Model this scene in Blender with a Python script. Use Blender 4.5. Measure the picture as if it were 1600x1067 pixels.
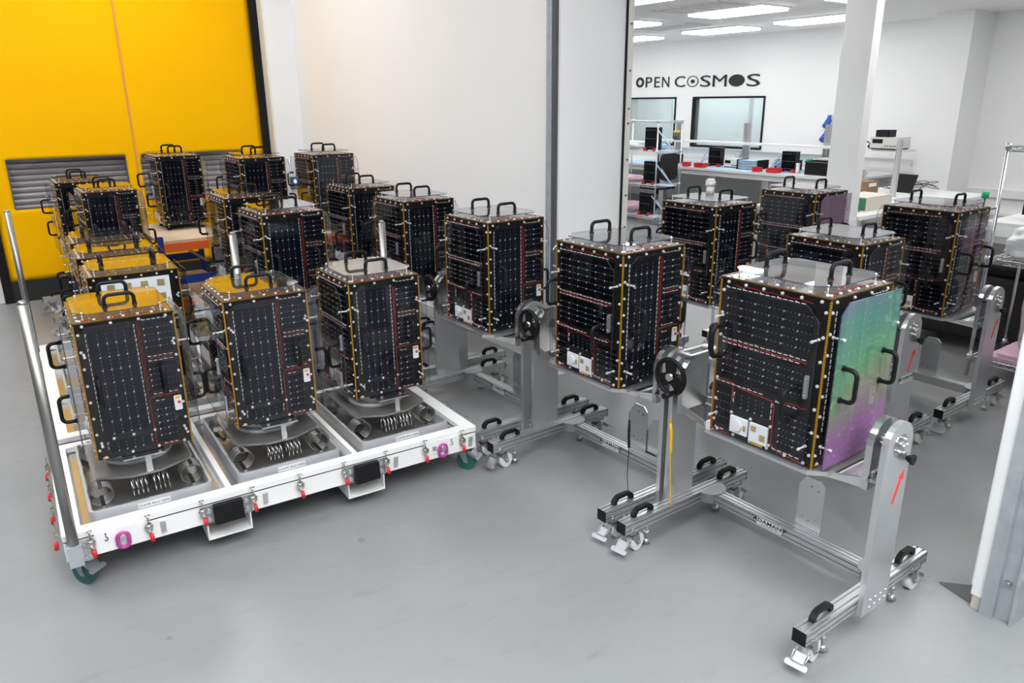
import bpy, bmesh, math, random
from mathutils import Vector, Matrix
random.seed(7)
R = math.radians
for o in list(bpy.data.objects): bpy.data.objects.remove(o, do_unlink=True)
S = bpy.context.scene
COL = S.collection

# ------------------------------------------------------------------ camera
cd = bpy.data.cameras.new('camera'); cam = bpy.data.objects.new('camera', cd); COL.objects.link(cam)
cd.sensor_width = 36.0; cd.sensor_fit = 'HORIZONTAL'; cd.lens = 36.0 * 1172.93 / 1600.0
cd.clip_start = 0.05; cd.clip_end = 100
cam.matrix_world = Matrix.Translation((0, 0, 1.9)) @ Matrix.Rotation(R(-36.2), 4, 'Z') @ Matrix.Rotation(R(90 - 17.682), 4, 'X') @ Matrix.Rotation(R(-0.505), 4, 'Z')
S.camera = cam
# ------------------------------------------------------------------ world, exposure
w = bpy.data.worlds.new('world'); S.world = w; w.use_nodes = True
w.node_tree.nodes['Background'].inputs[0].default_value = (0.9, 0.95, 1, 1)
w.node_tree.nodes['Background'].inputs[1].default_value = 0.3
S.view_settings.view_transform = 'Standard'; S.view_settings.look = 'None'
S.view_settings.gamma = 1; S.view_settings.use_curve_mapping = False
S.view_settings.exposure = 0.66
try:
    S.cycles.transparent_max_bounces = 32; S.cycles.max_bounces = 7; S.cycles.glossy_bounces = 4; S.cycles.diffuse_bounces = 4
    S.cycles.sample_clamp_indirect = 6.0
except Exception: pass
NEAR_POWER = 20.5     # emission strength of the hall's ceiling panels
FAR_POWER = 5.3      # and of the lab's

# ------------------------------------------------------------------ materials
MATS = {}
def nt(name):
    m = bpy.data.materials.new(name); m.use_nodes = True; t = m.node_tree
    return m, t, t.nodes['Principled BSDF']
def mat(name, col, rough=0.5, metal=0.0, spec=0.5, bump=0.0, bscale=60, var=0.0, vscale=8, coat=0.0, alpha=1.0, stretch=None):
    if name in MATS: return MATS[name]
    m, t, b = nt(name)
    b.inputs['Base Color'].default_value = (*col, 1); b.inputs['Roughness'].default_value = rough
    b.inputs['Metallic'].default_value = metal; b.inputs['Specular IOR Level'].default_value = spec
    b.inputs['Coat Weight'].default_value = coat; b.inputs['Alpha'].default_value = alpha
    if var or bump:
        tc = t.nodes.new('ShaderNodeTexCoord'); src = tc.outputs['Object']
        if stretch:
            mp = t.nodes.new('ShaderNodeMapping'); mp.inputs['Scale'].default_value = stretch
            t.links.new(src, mp.inputs[0]); src = mp.outputs[0]
    if var:
        n = t.nodes.new('ShaderNodeTexNoise'); n.inputs['Scale'].default_value = vscale; n.inputs['Detail'].default_value = 5
        t.links.new(src, n.inputs['Vector'])
        mx = t.nodes.new('ShaderNodeMix'); mx.data_type = 'RGBA'
        mx.inputs[6].default_value = (*[c * (1 - var) for c in col], 1); mx.inputs[7].default_value = (*[min(1, c * (1 + var)) for c in col], 1)
        t.links.new(n.outputs['Fac'], mx.inputs[0]); t.links.new(mx.outputs[2], b.inputs['Base Color'])
    if bump:
        n = t.nodes.new('ShaderNodeTexNoise'); n.inputs['Scale'].default_value = bscale; n.inputs['Detail'].default_value = 3
        t.links.new(src, n.inputs['Vector'])
        bp = t.nodes.new('ShaderNodeBump'); bp.inputs['Strength'].default_value = bump; bp.inputs['Distance'].default_value = 0.01
        t.links.new(n.outputs['Fac'], bp.inputs['Height']); t.links.new(bp.outputs[0], b.inputs['Normal'])
    MATS[name] = m; return m
def emis(name, col, s):
    m, t, b = nt(name); b.inputs['Base Color'].default_value = (*col, 1)
    b.inputs['Emission Color'].default_value = (*col, 1); b.inputs['Emission Strength'].default_value = s
    MATS[name] = m; return m
def clear(name, tint=(1, 1, 1), f0=0.04, rough=0.01, haze=0.0, hazecol=(.8, .85, .9), power=5.0):
    """thin clear plastic: Schlick-weighted gloss over a straight-through tint, optional milky haze"""
    m, t, b = nt(name); N = t.nodes; L = t.links; N.remove(b); out = N['Material Output']
    g = N.new('ShaderNodeNewGeometry'); d = N.new('ShaderNodeVectorMath'); d.operation = 'DOT_PRODUCT'
    L.new(g.outputs['Normal'], d.inputs[0]); L.new(g.outputs['Incoming'], d.inputs[1])
    def ma(op, a, v=None):
        n = N.new('ShaderNodeMath'); n.operation = op
        if isinstance(a, (int, float)): n.inputs[0].default_value = a
        else: L.new(a, n.inputs[0])
        if v is not None:
            if isinstance(v, (int, float)): n.inputs[1].default_value = v
            else: L.new(v, n.inputs[1])
        return n.outputs[0]
    a = ma('ABSOLUTE', d.outputs['Value']); s = ma('POWER', ma('SUBTRACT', 1.0, a), power)
    fac = ma('ADD', ma('MULTIPLY', s, 1 - f0), f0)
    tr = N.new('ShaderNodeBsdfTransparent'); tr.inputs[0].default_value = (*tint, 1)
    base = tr.outputs[0]
    if haze:
        df = N.new('ShaderNodeBsdfDiffuse'); df.inputs[0].default_value = (*hazecol, 1)
        mx = N.new('ShaderNodeMixShader'); mx.inputs[0].default_value = haze
        L.new(base, mx.inputs[1]); L.new(df.outputs[0], mx.inputs[2]); base = mx.outputs[0]
    gl = N.new('ShaderNodeBsdfGlossy'); gl.inputs['Roughness'].default_value = rough
    mx = N.new('ShaderNodeMixShader'); L.new(fac, mx.inputs[0]); L.new(base, mx.inputs[1]); L.new(gl.outputs[0], mx.inputs[2])
    L.new(mx.outputs[0], out.inputs['Surface']); MATS[name] = m; return m

M = MATS
mat('white_wall', (.90, .905, .91), .55, var=.015, vscale=2)
mat('dark_wall', (.13, .13, .135), .6)
mat('white_paint', (.86, .86, .85), .35)
mat('cream', (.80, .79, .74), .4)
mat('reveal_grey', (.91, .92, .92), .45)
mat('ceiling', (.93, .93, .92), .8)
mat('grey_vent', (.66, .66, .65), .7)
mat('yellow', (1.0, .50, .001), .35, bump=.25, bscale=3, var=.04, vscale=1.5, stretch=(.3, 1, 1.5), spec=.06)
mat('seam', (.72, .30, .06), .6)
mat('black_rubber', (.008, .008, .009), .45, spec=.22)
mat('black_cloth', (.015, .015, .016), .7)
mat('black_gloss', (.008, .008, .009), .2)
mat('slat', (.52, .47, .47), .4, metal=.2)
mat('galv', (.50, .54, .56), .45, metal=.5, var=.25, vscale=14)
mat('alu', (.66, .67, .68), .26, metal=1.0, var=.06, vscale=3)
mat('post_alu', (.66, .67, .68), .30, metal=.82, var=.05, vscale=2)
mat('alu_mirror', (.70, .70, .69), .16, metal=1.0, var=.05, vscale=2)
mat('alu_profile', (.66, .67, .68), .34, metal=.9)
mat('steel', (.55, .54, .52), .25, metal=1.0)
mat('steel_dark', (.20, .19, .18), .3, metal=1.0)
mat('steel_plate', (.52, .52, .52), .45, metal=1.0, var=.1, vscale=3)
mat('tray_grey', (.56, .57, .59), .42, metal=.5)
mat('wire_rope', (.26, .25, .24), .4, metal=1.0)
mat('mount_plate', (.42, .41, .40), .5, metal=.9)
mat('zinc', (.42, .44, .46), .42, metal=.9)
mat('chrome', (.72, .73, .74), .28, metal=1.0)
mat('steel_pole', (.36, .355, .34), .42, metal=1.0)
mat('board', (.008, .007, .0066), .35, spec=.22)
mat('frame_black', (.008, .0075, .0075), .35, spec=.3)
mat('cell', (.0025, .003, .005), .12, spec=.18)
mat('cell_big', (.0045, .006, .010), .12, spec=.2)
mat('dot', (.62, .62, .62), .4)
mat('dot_dim', (.20, .20, .21), .5)
mat('bolt', (.66, .66, .65), .4, metal=.3)
mat('redwire', (.34, .008, .015), .5)
mat('kapton', (.48, .25, .01), .4, metal=.3)
mat('kapton_dark', (.13, .065, .004), .4, metal=.3)
mat('gold_patch', (.55, .42, .18), .35, metal=.5)
mat('amber', (.85, .42, .02), .4)
mat('pcb_top', (.055, .042, .034), .25, coat=.5, var=.5, vscale=26)
mat('white_panel', (.80, .82, .84), .35)
mat('red_tip', (.72, .02, .02), .4)
mat('magenta', (.45, .05, .28), .35)
mat('green_wheel', (.02, .12, .10), .45)
mat('nylon', (.78, .78, .76), .4)
mat('red_arrow', (.78, .05, .03), .5)
mat('label_white', (.85, .86, .88), .4)
mat('ink', (.02, .022, .03), .5)
mat('logo_black', (.012, .012, .012), .5)
mat('orange', (.80, .13, .02), .4)
mat('blue', (.012, .045, .28), .4)
mat('chipboard', (.58, .45, .31), .7, var=.15, vscale=40)
mat('worktop', (.78, .80, .80), .3)
mat('blue_mat', (.42, .66, .85), .6)
mat('pale_blue', (.55, .68, .86), .45)
mat('red_box', (.62, .02, .03), .4)
mat('pink_foam', (.74, .50, .62), .8, bump=.3, bscale=90)
mat('beige', (.62, .58, .5), .5)
mat('instrument', (.74, .74, .70), .5)
mat('yellow_tape', (.85, .58, .01), .4)
mat('cord_yellow', (.80, .45, .01), .4)
mat('blue_plastic', (.02, .10, .55), .4)
mat('green_board', (.02, .17, .10), .5, var=.4, vscale=60)
mat('brown', (.25, .15, .08), .6)
mat('dark_grey', (.08, .085, .09), .5)
mat('foil', (.75, .76, .78), .22, metal=.9, bump=.8, bscale=14)
mat('white_bag', (.80, .82, .84), .35, bump=.7, bscale=12)
mat('green_button', (.01, .45, .18), .3)
clear('acrylic', (.985, .99, 1.0), f0=.02)
clear('acrylic_top', (.985, .99, 1.0), f0=.04, power=2.6)
clear('acrylic_edge', (.22, .30, .45), f0=.08, rough=.08, haze=.25, hazecol=(.10, .13, .25))
clear('vinyl', (.93, .94, .95), f0=.05, rough=.05)
clear('pane', (.90, .95, .95), f0=.06, rough=.02, haze=.12, hazecol=(.82, .90, .91))
clear('bubble', (.93, .88, .92), f0=.07, rough=.25, haze=.45, hazecol=(.80, .72, .78))
emis('panel_near', (.965, .985, 1.0), NEAR_POWER)
emis('panel_far', (1, .99, .98), FAR_POWER)
emis('panel_back', (.95, 1, 1), 9.0)
emis('blue_led', (.2, .3, 1.0), 3)

def painted_sheen(name, stops, alpha):
    """clear cover with reflected colours painted in: they drift with height and a slow noise"""
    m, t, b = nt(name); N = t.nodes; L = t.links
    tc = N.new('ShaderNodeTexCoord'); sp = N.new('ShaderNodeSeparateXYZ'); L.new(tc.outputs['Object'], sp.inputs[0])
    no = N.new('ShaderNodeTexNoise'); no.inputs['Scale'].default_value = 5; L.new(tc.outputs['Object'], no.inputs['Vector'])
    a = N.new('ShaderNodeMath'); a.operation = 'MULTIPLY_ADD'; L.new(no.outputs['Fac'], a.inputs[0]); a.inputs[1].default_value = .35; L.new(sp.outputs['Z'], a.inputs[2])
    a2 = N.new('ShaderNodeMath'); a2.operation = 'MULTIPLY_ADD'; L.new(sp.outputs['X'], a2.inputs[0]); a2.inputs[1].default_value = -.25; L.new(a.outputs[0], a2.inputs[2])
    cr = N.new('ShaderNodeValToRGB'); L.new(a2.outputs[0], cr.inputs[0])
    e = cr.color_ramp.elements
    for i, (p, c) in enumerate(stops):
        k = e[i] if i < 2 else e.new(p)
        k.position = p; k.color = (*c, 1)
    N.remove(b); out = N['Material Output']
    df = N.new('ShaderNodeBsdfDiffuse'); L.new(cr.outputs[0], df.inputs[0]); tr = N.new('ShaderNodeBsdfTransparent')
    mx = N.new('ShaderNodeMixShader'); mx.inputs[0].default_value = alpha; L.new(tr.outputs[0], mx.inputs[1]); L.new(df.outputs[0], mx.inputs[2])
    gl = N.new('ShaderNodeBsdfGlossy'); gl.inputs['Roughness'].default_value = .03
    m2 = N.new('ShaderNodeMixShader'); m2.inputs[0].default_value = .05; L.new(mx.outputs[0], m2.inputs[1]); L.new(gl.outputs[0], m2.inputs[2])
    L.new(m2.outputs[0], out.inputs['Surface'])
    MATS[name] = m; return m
painted_sheen('painted_sheen_rainbow', [(.10, (.34, .17, .38)), (.30, (.36, .17, .38)), (.44, (.27, .32, .20)), (.58, (.14, .38, .20)), (.72, (.11, .30, .25)), (.86, (.18, .22, .34))], .50)  # green and purple sheen of the nearest cover, painted in as diffuse colour
painted_sheen('painted_reflection_pink', [(.1, (.36, .20, .17)), (.3, (.30, .16, .20)), (.5, (.36, .22, .30)), (.8, (.30, .20, .30))], .45)  # reflection of pink bubble wrap painted into the cover's colour

def floor_mat():
    m, t, b = nt('floor_epoxy'); N = t.nodes; L = t.links
    tc = N.new('ShaderNodeTexCoord')
    def noise(sc, det, stretch=None):
        n = N.new('ShaderNodeTexNoise'); n.inputs['Scale'].default_value = sc; n.inputs['Detail'].default_value = det
        src = tc.outputs['Object']
        if stretch:
            mp = N.new('ShaderNodeMapping'); mp.inputs['Scale'].default_value = stretch; mp.inputs['Rotation'].default_value = (0, 0, .6)
            L.new(src, mp.inputs[0]); src = mp.outputs[0]
        L.new(src, n.inputs['Vector']); return n.outputs['Fac']
    def ramp(f, p0, c0, p1, c1):
        r = N.new('ShaderNodeValToRGB'); L.new(f, r.inputs[0]); e = r.color_ramp.elements
        e[0].position = p0; e[0].color = (*c0, 1); e[1].position = p1; e[1].color = (*c1, 1); return r.outputs[0]
    def mul(a, bb):
        x = N.new('ShaderNodeMix'); x.data_type = 'RGBA'; x.blend_type = 'MULTIPLY'; x.inputs[0].default_value = 1
        L.new(a, x.inputs[6]); L.new(bb, x.inputs[7]); return x.outputs[2]
    c = ramp(noise(1.3, 6), .3, (.225, .23, .235), .72, (.27, .275, .28))
    c = mul(c, ramp(noise(5, 8, (1, 3, 1)), .25, (.90, .89, .88), .42, (1, 1, 1)))
    c = mul(c, ramp(noise(14, 4, (.8, 2, 1)), .24, (.88, .88, .87), .33, (1, 1, 1)))
    v = N.new('ShaderNodeTexVoronoi'); v.inputs['Scale'].default_value = 2.2; L.new(tc.outputs['Object'], v.inputs['Vector'])
    c = mul(c, ramp(v.outputs['Distance'], .035, (.72, .73, .75), .045, (1, 1, 1)))
    L.new(c, b.inputs['Base Color'])
    r = N.new('ShaderNodeMapRange'); L.new(noise(4, 4), r.inputs[0]); r.inputs[3].default_value = .26; r.inputs[4].default_value = .44
    L.new(r.outputs[0], b.inputs['Roughness']); b.inputs['Specular IOR Level'].default_value = .45
    MATS['floor'] = m
floor_mat()

# ------------------------------------------------------------------ mesh helpers
class MB:
    def __init__(s): s.v = []; s.f = []; s.m = []; s.smooth = []; s.X = Matrix()
    def add(s, vs, fs, mi=0, sm=False):
        o = len(s.v); s.v += [tuple(s.X @ Vector(p)) for p in vs]
        s.f += [tuple(i + o for i in f) for f in fs]; s.m += [mi] * len(fs); s.smooth += [sm] * len(fs); return s
    def box(s, x0, x1, y0, y1, z0, z1, mi=0):
        v = [(x, y, z) for z in (z0, z1) for y in (y0, y1) for x in (x0, x1)]
        return s.add(v, [(0, 2, 3, 1), (4, 5, 7, 6), (0, 1, 5, 4), (2, 6, 7, 3), (0, 4, 6, 2), (1, 3, 7, 5)], mi)
    def cbox(s, c, d, mi=0):
        return s.box(c[0] - d[0] / 2, c[0] + d[0] / 2, c[1] - d[1] / 2, c[1] + d[1] / 2, c[2] - d[2] / 2, c[2] + d[2] / 2, mi)
    def cyl(s, p0, p1, r, n=12, mi=0, r1=None):
        p0 = Vector(p0); p1 = Vector(p1); d = (p1 - p0).normalized(); r1 = r if r1 is None else r1
        a = d.orthogonal().normalized(); b = d.cross(a)
        v = []
        for p, q in ((p0, r), (p1, r1)):
            for i in range(n):
                t = 2 * math.pi * i / n; v.append(p + (a * math.cos(t) + b * math.sin(t)) * q)
        s.add(v, [(i, (i + 1) % n, n + (i + 1) % n, n + i) for i in range(n)], mi, True)
        o = len(s.v) - 2 * n
        s.f += [tuple(o + i for i in reversed(range(n))), tuple(o + n + i for i in range(n))]; s.m += [mi, mi]; s.smooth += [False, False]
        return s
    def tube(s, pts, r, n=8, mi=0, closed=False, cap=True):
        pts = [Vector(p) for p in pts]; k = len(pts); v = []
        prev = None
        for i, p in enumerate(pts):
            if closed: d = pts[(i + 1) % k] - pts[i - 1]
            else: d = pts[min(i + 1, k - 1)] - pts[max(i - 1, 0)]
            d.normalize()
            a = d.orthogonal().normalized() if prev is None else (prev - d * prev.dot(d)).normalized()
            prev = a; b = d.cross(a)
            for j in range(n):
                t = 2 * math.pi * j / n; v.append(p + (a * math.cos(t) + b * math.sin(t)) * r)
        f = []
        for i in range(k if closed else k - 1):
            i2 = (i + 1) % k
            for j in range(n): f.append((i * n + j, i * n + (j + 1) % n, i2 * n + (j + 1) % n, i2 * n + j))
        s.add(v, f, mi, True)
        if not closed and cap:
            o = len(s.v) - len(v); s.f += [tuple(o + j for j in reversed(range(n))), tuple(o + (k - 1) * n + j for j in range(n))]; s.m += [mi, mi]; s.smooth += [False, False]
        return s
    def prism(s, poly, h0, h1, axis='y', mi=0, side=None):
        """poly: 2D points; axis y: poly in (x,z), extruded along y; axis z: (x,y); axis x: (y,z)"""
        def P(p, h): return {'y': (p[0], h, p[1]), 'z': (p[0], p[1], h), 'x': (h, p[0], p[1])}[axis]
        n = len(poly); v = [P(p, h0) for p in poly] + [P(p, h1) for p in poly]
        s.add(v, [tuple(range(n)), tuple(range(2 * n - 1, n - 1, -1))], mi)
        o = len(s.v) - 2 * n
        fs = [(o + i, o + n + i, o + n + (i + 1) % n, o + (i + 1) % n) for i in range(n)]
        s.f += fs; s.m += [mi if side is None else side] * n; s.smooth += [False] * n
        return s
    def mesh(s, name, mats):
        me = bpy.data.meshes.new(name); me.from_pydata(s.v, [], s.f)
        for m in (mats if isinstance(mats, (list, tuple)) else [mats]): me.materials.append(M[m] if isinstance(m, str) else m)
        me.polygons.foreach_set('material_index', s.m); me.polygons.foreach_set('use_smooth', s.smooth)
        bm = bmesh.new(); bm.from_mesh(me); bmesh.ops.recalc_face_normals(bm, faces=bm.faces); bm.to_mesh(me); bm.free()
        me.update(); return me
def mk(name, me, parent=None, loc=(0, 0, 0), rot=(0, 0, 0), stuff=False, label=None):
    o = bpy.data.objects.new(name, me); COL.objects.link(o); o.parent = parent
    o.location = loc; o.rotation_euler = rot
    if stuff: o['kind'] = 'stuff'
    if label: o['label'] = label
    return o
def part(name, mb, mats, parent, **k): return mk(name, mb.mesh(name, mats), parent, **k)
def thing(name, label, cat, loc=(0, 0, 0), rz=0, group=None):
    o = mk(name, None, None, loc, (0, 0, R(rz))); o.empty_display_size = .1
    return tag(o, label, cat, group)
def tag(o, label, cat, group=None):
    o['label'] = label; o['category'] = cat
    if group: o['group'] = group
    return o
def struct(name, mb, mats, **k):
    o = part(name, mb, mats, None, **k); o['kind'] = 'structure'; return o
def copy_tree(o, parent=None):
    c = o.copy(); COL.objects.link(c); c.parent = parent
    for ch in o.children: copy_tree(ch, c)
    return c
def dup(proto, loc, rz, label, group=None):
    c = copy_tree(proto); c.location = loc; c.rotation_euler = (0, 0, R(rz)); c['label'] = label
    if group: c['group'] = group
    return c
def drop(o):
    for c in list(o.children): drop(c)
    bpy.data.objects.remove(o, do_unlink=True)
def text_mesh(txt, size, mat_, extrude=.0004, xs=1.0, spacing=1.0, bold=0.0):
    cu = bpy.data.curves.new('lettering', 'FONT'); cu.body = txt; cu.size = size; cu.extrude = extrude; cu.align_x = 'CENTER'; cu.align_y = 'CENTER'
    cu.space_character = spacing; cu.offset = bold; cu.resolution_u = 3
    o = bpy.data.objects.new('lettering', cu); COL.objects.link(o)
    bpy.context.view_layer.update()
    me = bpy.data.meshes.new_from_object(o.evaluated_get(bpy.context.evaluated_depsgraph_get()))
    bpy.data.objects.remove(o); bpy.data.curves.remove(cu)
    # text lies in x/y facing +z -> stand it up facing -y
    for v in me.vertices: v.co = Vector((v.co.x * xs, -v.co.z, v.co.y))
    me.materials.clear(); me.materials.append(M[mat_]); return me
def rrect(x0, x1, z0, z1, r, n=4):
    p = []
    for cx, cz, a0 in ((x1 - r, z1 - r, 0), (x0 + r, z1 - r, 90), (x0 + r, z0 + r, 180), (x1 - r, z0 + r, 270)):
        for i in range(n + 1):
            a = R(a0 + 90 * i / n); p.append((cx + r * math.cos(a), cz + r * math.sin(a)))
    return p
def ring(poly_out, poly_in, h0, h1, axis, mb, mi=0):
    """frame between two polygons with equal counts"""
    def P(p, h): return {'y': (p[0], h, p[1]), 'z': (p[0], p[1], h), 'x': (h, p[0], p[1])}[axis]
    n = len(poly_out); v = [P(p, h) for h in (h0, h1) for q in (poly_out, poly_in) for p in q]
    f = []
    for i in range(n):
        j = (i + 1) % n
        f += [(i, j, n + j, n + i), (2 * n + i, 3 * n + i, 3 * n + j, 2 * n + j), (i, 2 * n + i, 2 * n + j, j), (n + i, n + j, 3 * n + j, 3 * n + i)]
    return mb.add(v, f, mi)

# ================================================================== SETTING
WX = 3.40      # face of the white partition wall
struct('floor', MB().box(-4, 14.5, -4, 15, -.1, 0), 'floor')
struct('wall_yellow_side', MB().box(-4, .22, 9.0, 9.3, 0, 4.6).box(3.1, 3.7, 9.0, 9.3, 0, 4.6).box(.22, 3.1, 9.0, 9.3, 3.9, 4.6).box(-4, 3.7, 9.45, 9.6, 0, 4.6), 'white_wall')
struct('wall_partition', MB().box(WX, WX + .12, 4.05, 9.0, 0, 4.6).box(WX, WX + .12, -4, .80, 0, 4.6).box(WX, WX + .12, .80, 4.05, 3.3, 4.6), 'white_wall')
struct('baseboard_partition', MB().box(WX - .02, WX, 4.2, 8.75, .0, .10), 'white_paint')
struct('wall_left', MB().box(-4.1, -4, -4, 9.6, 0, 4.6), 'dark_wall')
struct('wall_behind', MB().box(-4, 14.5, -4.1, -4, 0, 4.6), 'dark_wall')
struct('ceiling', MB().box(-4, WX, -4, 9.6, 4.6, 4.7).box(WX, 14.5, -4, 15, 3.02, 3.1), 'ceiling')
struct('wall_logo', MB().box(12, 12.15, -4, 7.3 + 1.36, 0, 3.02).box(12, 12.15, 7.3 + 1.36, 15, 1.97, 3.02).box(12, 12.15, 8.66, 15, 0, 1.03)
       .box(12, 12.15, 10.33, 10.75, 1.03, 1.97).box(12, 12.15, 12.2, 15, 1.03, 1.97).box(13.2, 13.3, 8, 13, 0, 3), 'white_wall')
struct('wall_lab_end', MB().box(WX, 14.5, 15, 15.1, 0, 3.1), 'white_wall')
# corner boxing beside the yellow door
o = struct('trim_1', MB().box(3.09, WX, 8.75, 9.0, 0, 4.6), 'white_wall')
struct('trim_2', MB().box(3.076, 3.09, 8.77, 9.0, 0, 4.6), 'cream')
# lab pilaster, wall ledge
struct('trim_3', MB().box(11.35, 12, 5.05, 5.55, 0, 3.02), 'white_wall')
struct('trim_4', MB().box(11.93, 12, -4, 5.05, .55, .66).box(11.95, 12, -4, 5.05, .30, .34), 'white_paint')
# free-standing steel column in the lab, boxed in white
struct('trim_5', MB().box(6.6, 6.72, 3.74, 4.02, 0, 3.02), 'white_wall')
# doorway reveal on the far side of the opening
struct('trim_6', MB().box(3.30, 3.885, 3.97, 4.05, 0, 3.6).box(3.30, 3.42, 3.955, 3.97, 0, 2.6), 'reveal_grey')
struct('trim_7', MB().box(3.885, 3.90, 3.96, 4.05, 0, 3.6), 'black_rubber')
o = struct('trim_8', MB().box(3.90, 3.945, 3.95, 4.05, 0, 3.6), 'cream')
for z in (.5, .8, 1.02, 1.25, 1.5, 1.75, 1.85, 2.1, 2.4): part('bolt', MB().cyl((3.92, 3.95, z), (3.92, 3.943, z), .007, 8), 'steel_dark', o)
o = struct('trim_9', MB().box(3.27, 3.34, 4.01, 4.065, 0, 3.8).box(3.255, 3.27, 4.03, 4.045, 0, 3.8), 'galv')
struct('trim_10', MB().box(3.275, 3.30, 3.975, 4.01, 0, 3.8), 'dark_grey')
# near jamb (right edge of the picture)
o = struct('trim_11', MB().box(2.895, 3.05, .868, .914, 0, 3.6).box(2.925, 3.05, .80, .868, 0, 3.6).box(2.90, 2.925, .80, .812, 0, 3.6), 'galv')
for z in (.16, .55, 1.0, 1.4): part('bolt', MB().cyl((2.925, .845, z), (2.908, .845, z), .009, 8).cyl((2.925, .845, z), (2.92, .845, z), .015, 8), 'zinc', o)
o = struct('trim_12', MB().box(2.905, 2.965, .9145, .955, .06, 3.6), 'reveal_grey')
part('seal_strip', MB().box(2.91, 2.925, .955, .961, .10, 3.6), 'white_paint', o)
part('foot_block', MB().box(2.91, 2.955, .92, .95, 0, .06), 'beige', o)
part('draught_flap', MB().add([(2.93, .955, .0), (2.93, .955, .20), (3.02, .955, .14), (3.06, 1.00, .004), (2.97, 1.10, .004), (2.93, .96, .001), (3.05, .965, .004)],
     [(0, 1, 2, 6), (5, 6, 3, 4)]), 'dark_grey', o)
struct('trim_13', MB().box(3.10, WX, .30, .80, .10, 3.6), 'white_paint')

# ---------------- yellow rapid door
door = mk('door_1', None); door['kind'] = 'structure'
DX0, DX1, DY = .30, 3.0, 8.97
W1 = (.47, 1.53); W2 = (1.69, 2.74); WZ = (.93, 1.40)
def curtain():
    mb = MB(); nx, nz = 60, 60
    def y(x, z): return DY + .006 * math.sin(z * 9 + x * 1.3) * max(0, 1.2 - z) + .004 * math.sin(x * 5 + z * 2)
    xs = sorted(set([DX0 + (DX1 - DX0) * i / 44 for i in range(45)] + [*W1, *W2])); zs = sorted(set([.2 + 3.7 * i / 60 for i in range(61)] + [*WZ]))
    idx = {}; v = []
    for i, x in enumerate(xs):
        for j, z in enumerate(zs): idx[i, j] = len(v); v.append((x, y(x, z), z))
    f = []
    for i in range(len(xs) - 1):
        for j in range(len(zs) - 1):
            cx = (xs[i] + xs[i + 1]) / 2; cz = (zs[j] + zs[j + 1]) / 2
            if WZ[0] < cz < WZ[1] and (W1[0] < cx < W1[1] or W2[0] < cx < W2[1]): continue
            f.append((idx[i, j], idx[i + 1, j], idx[i + 1, j + 1], idx[i, j + 1]))
    mb.add(v, f, 0, True); o = part('curtain', mb, 'yellow', door)
    md = o.modifiers.new('thick', 'SOLIDIFY'); md.thickness = .012; md.offset = 1
curtain()
for a, b in (W1, W2):
    p = part('window_pane', MB().box(a, b, DY + .004, DY + .008, *WZ), 'vinyl', door)
    part('window_border', ring(rrect(a - .006, b + .006, WZ[0] - .006, WZ[1] + .006, .004, 1), rrect(a + .004, b - .004, WZ[0] + .004, WZ[1] - .004, .003, 1), DY - .008, DY + .012, 'y', MB()), 'dark_grey', door)
part('seam', MB().box(1.625, 1.645, DY - .012, DY - .004, .2, 3.9), 'seam', door)
part('side_guide', MB().box(3.0, 3.075, 8.92, 9.0, 0, 3.9), 'black_rubber', door)
part('side_guide', MB().box(.22, .30, 8.93, 9.06, 0, 3.9), 'black_rubber', door)
part('bottom_bar', MB().box(.30, 3.0, DY - .03, DY + .05, .0, .21), 'black_cloth', door)
sh = thing('roller_shutter', 'grey slatted roller shutter seen through the yellow door windows', 'shutter', (0, 9.09, 0))
me = MB().prism([(0, 0), (-.012, .01), (-.018, .03), (-.012, .048), (0, .055), (.006, .03)], .3, 3.0, 'x').mesh('slat', 'slat')
for i in range(14): mk('slat', me, sh, (0, 0, .84 + i * .058))
for gx in (.27, 3.04): part('guide_rail', MB().box(gx - .03, gx + .03, -.02, .03, 0, 3), 'slat', sh)
part('box_behind', MB().box(.2, 3.1, .05, .09, 0, 3.8), 'dark_grey', sh)

# ---------------- logo lettering on the far wall
lg = thing('wall_lettering', 'black OPEN COSMOS lettering on the white wall above the windows', 'sign', (12, 0, 0), 0)
def letter(ch, y, z, h, wd):
    if ch in 'abc':   # the three special O's
        mb = MB(); ell = lambda k, n=32: [(y + math.cos(2 * math.pi * i / n) * wd / 2 * k, z + math.sin(2 * math.pi * i / n) * h / 2 * k) for i in range(n)]
        if ch == 'a': ring(ell(1), ell(.52), -.012, -.002, 'x', mb)
        if ch == 'b': ring(ell(1), ell(.88), -.012, -.002, 'x', mb); mb.prism(ell(.34), -.012, -.002, 'x')
        if ch == 'c': mb.prism(ell(1), -.012, -.002, 'x')
        return part('letter_o', mb, 'logo_black', lg)
    me = text_mesh(ch, h * 1.42, 'logo_black', .005, 1.0)
    xs = [v.co.x for v in me.vertices]; zs = [v.co.z for v in me.vertices]
    sx = wd / (max(xs) - min(xs)); sz = h / (max(zs) - min(zs)); cx = (max(xs) + min(xs)) / 2; cz = (max(zs) + min(zs)) / 2
    for v in me.vertices: v.co.x = (v.co.x - cx) * sx; v.co.z = (v.co.z - cz) * sz
    return mk('letter_' + ch.lower(), me, lg, (-.007, y, z), (0, 0, R(-90)))
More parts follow.
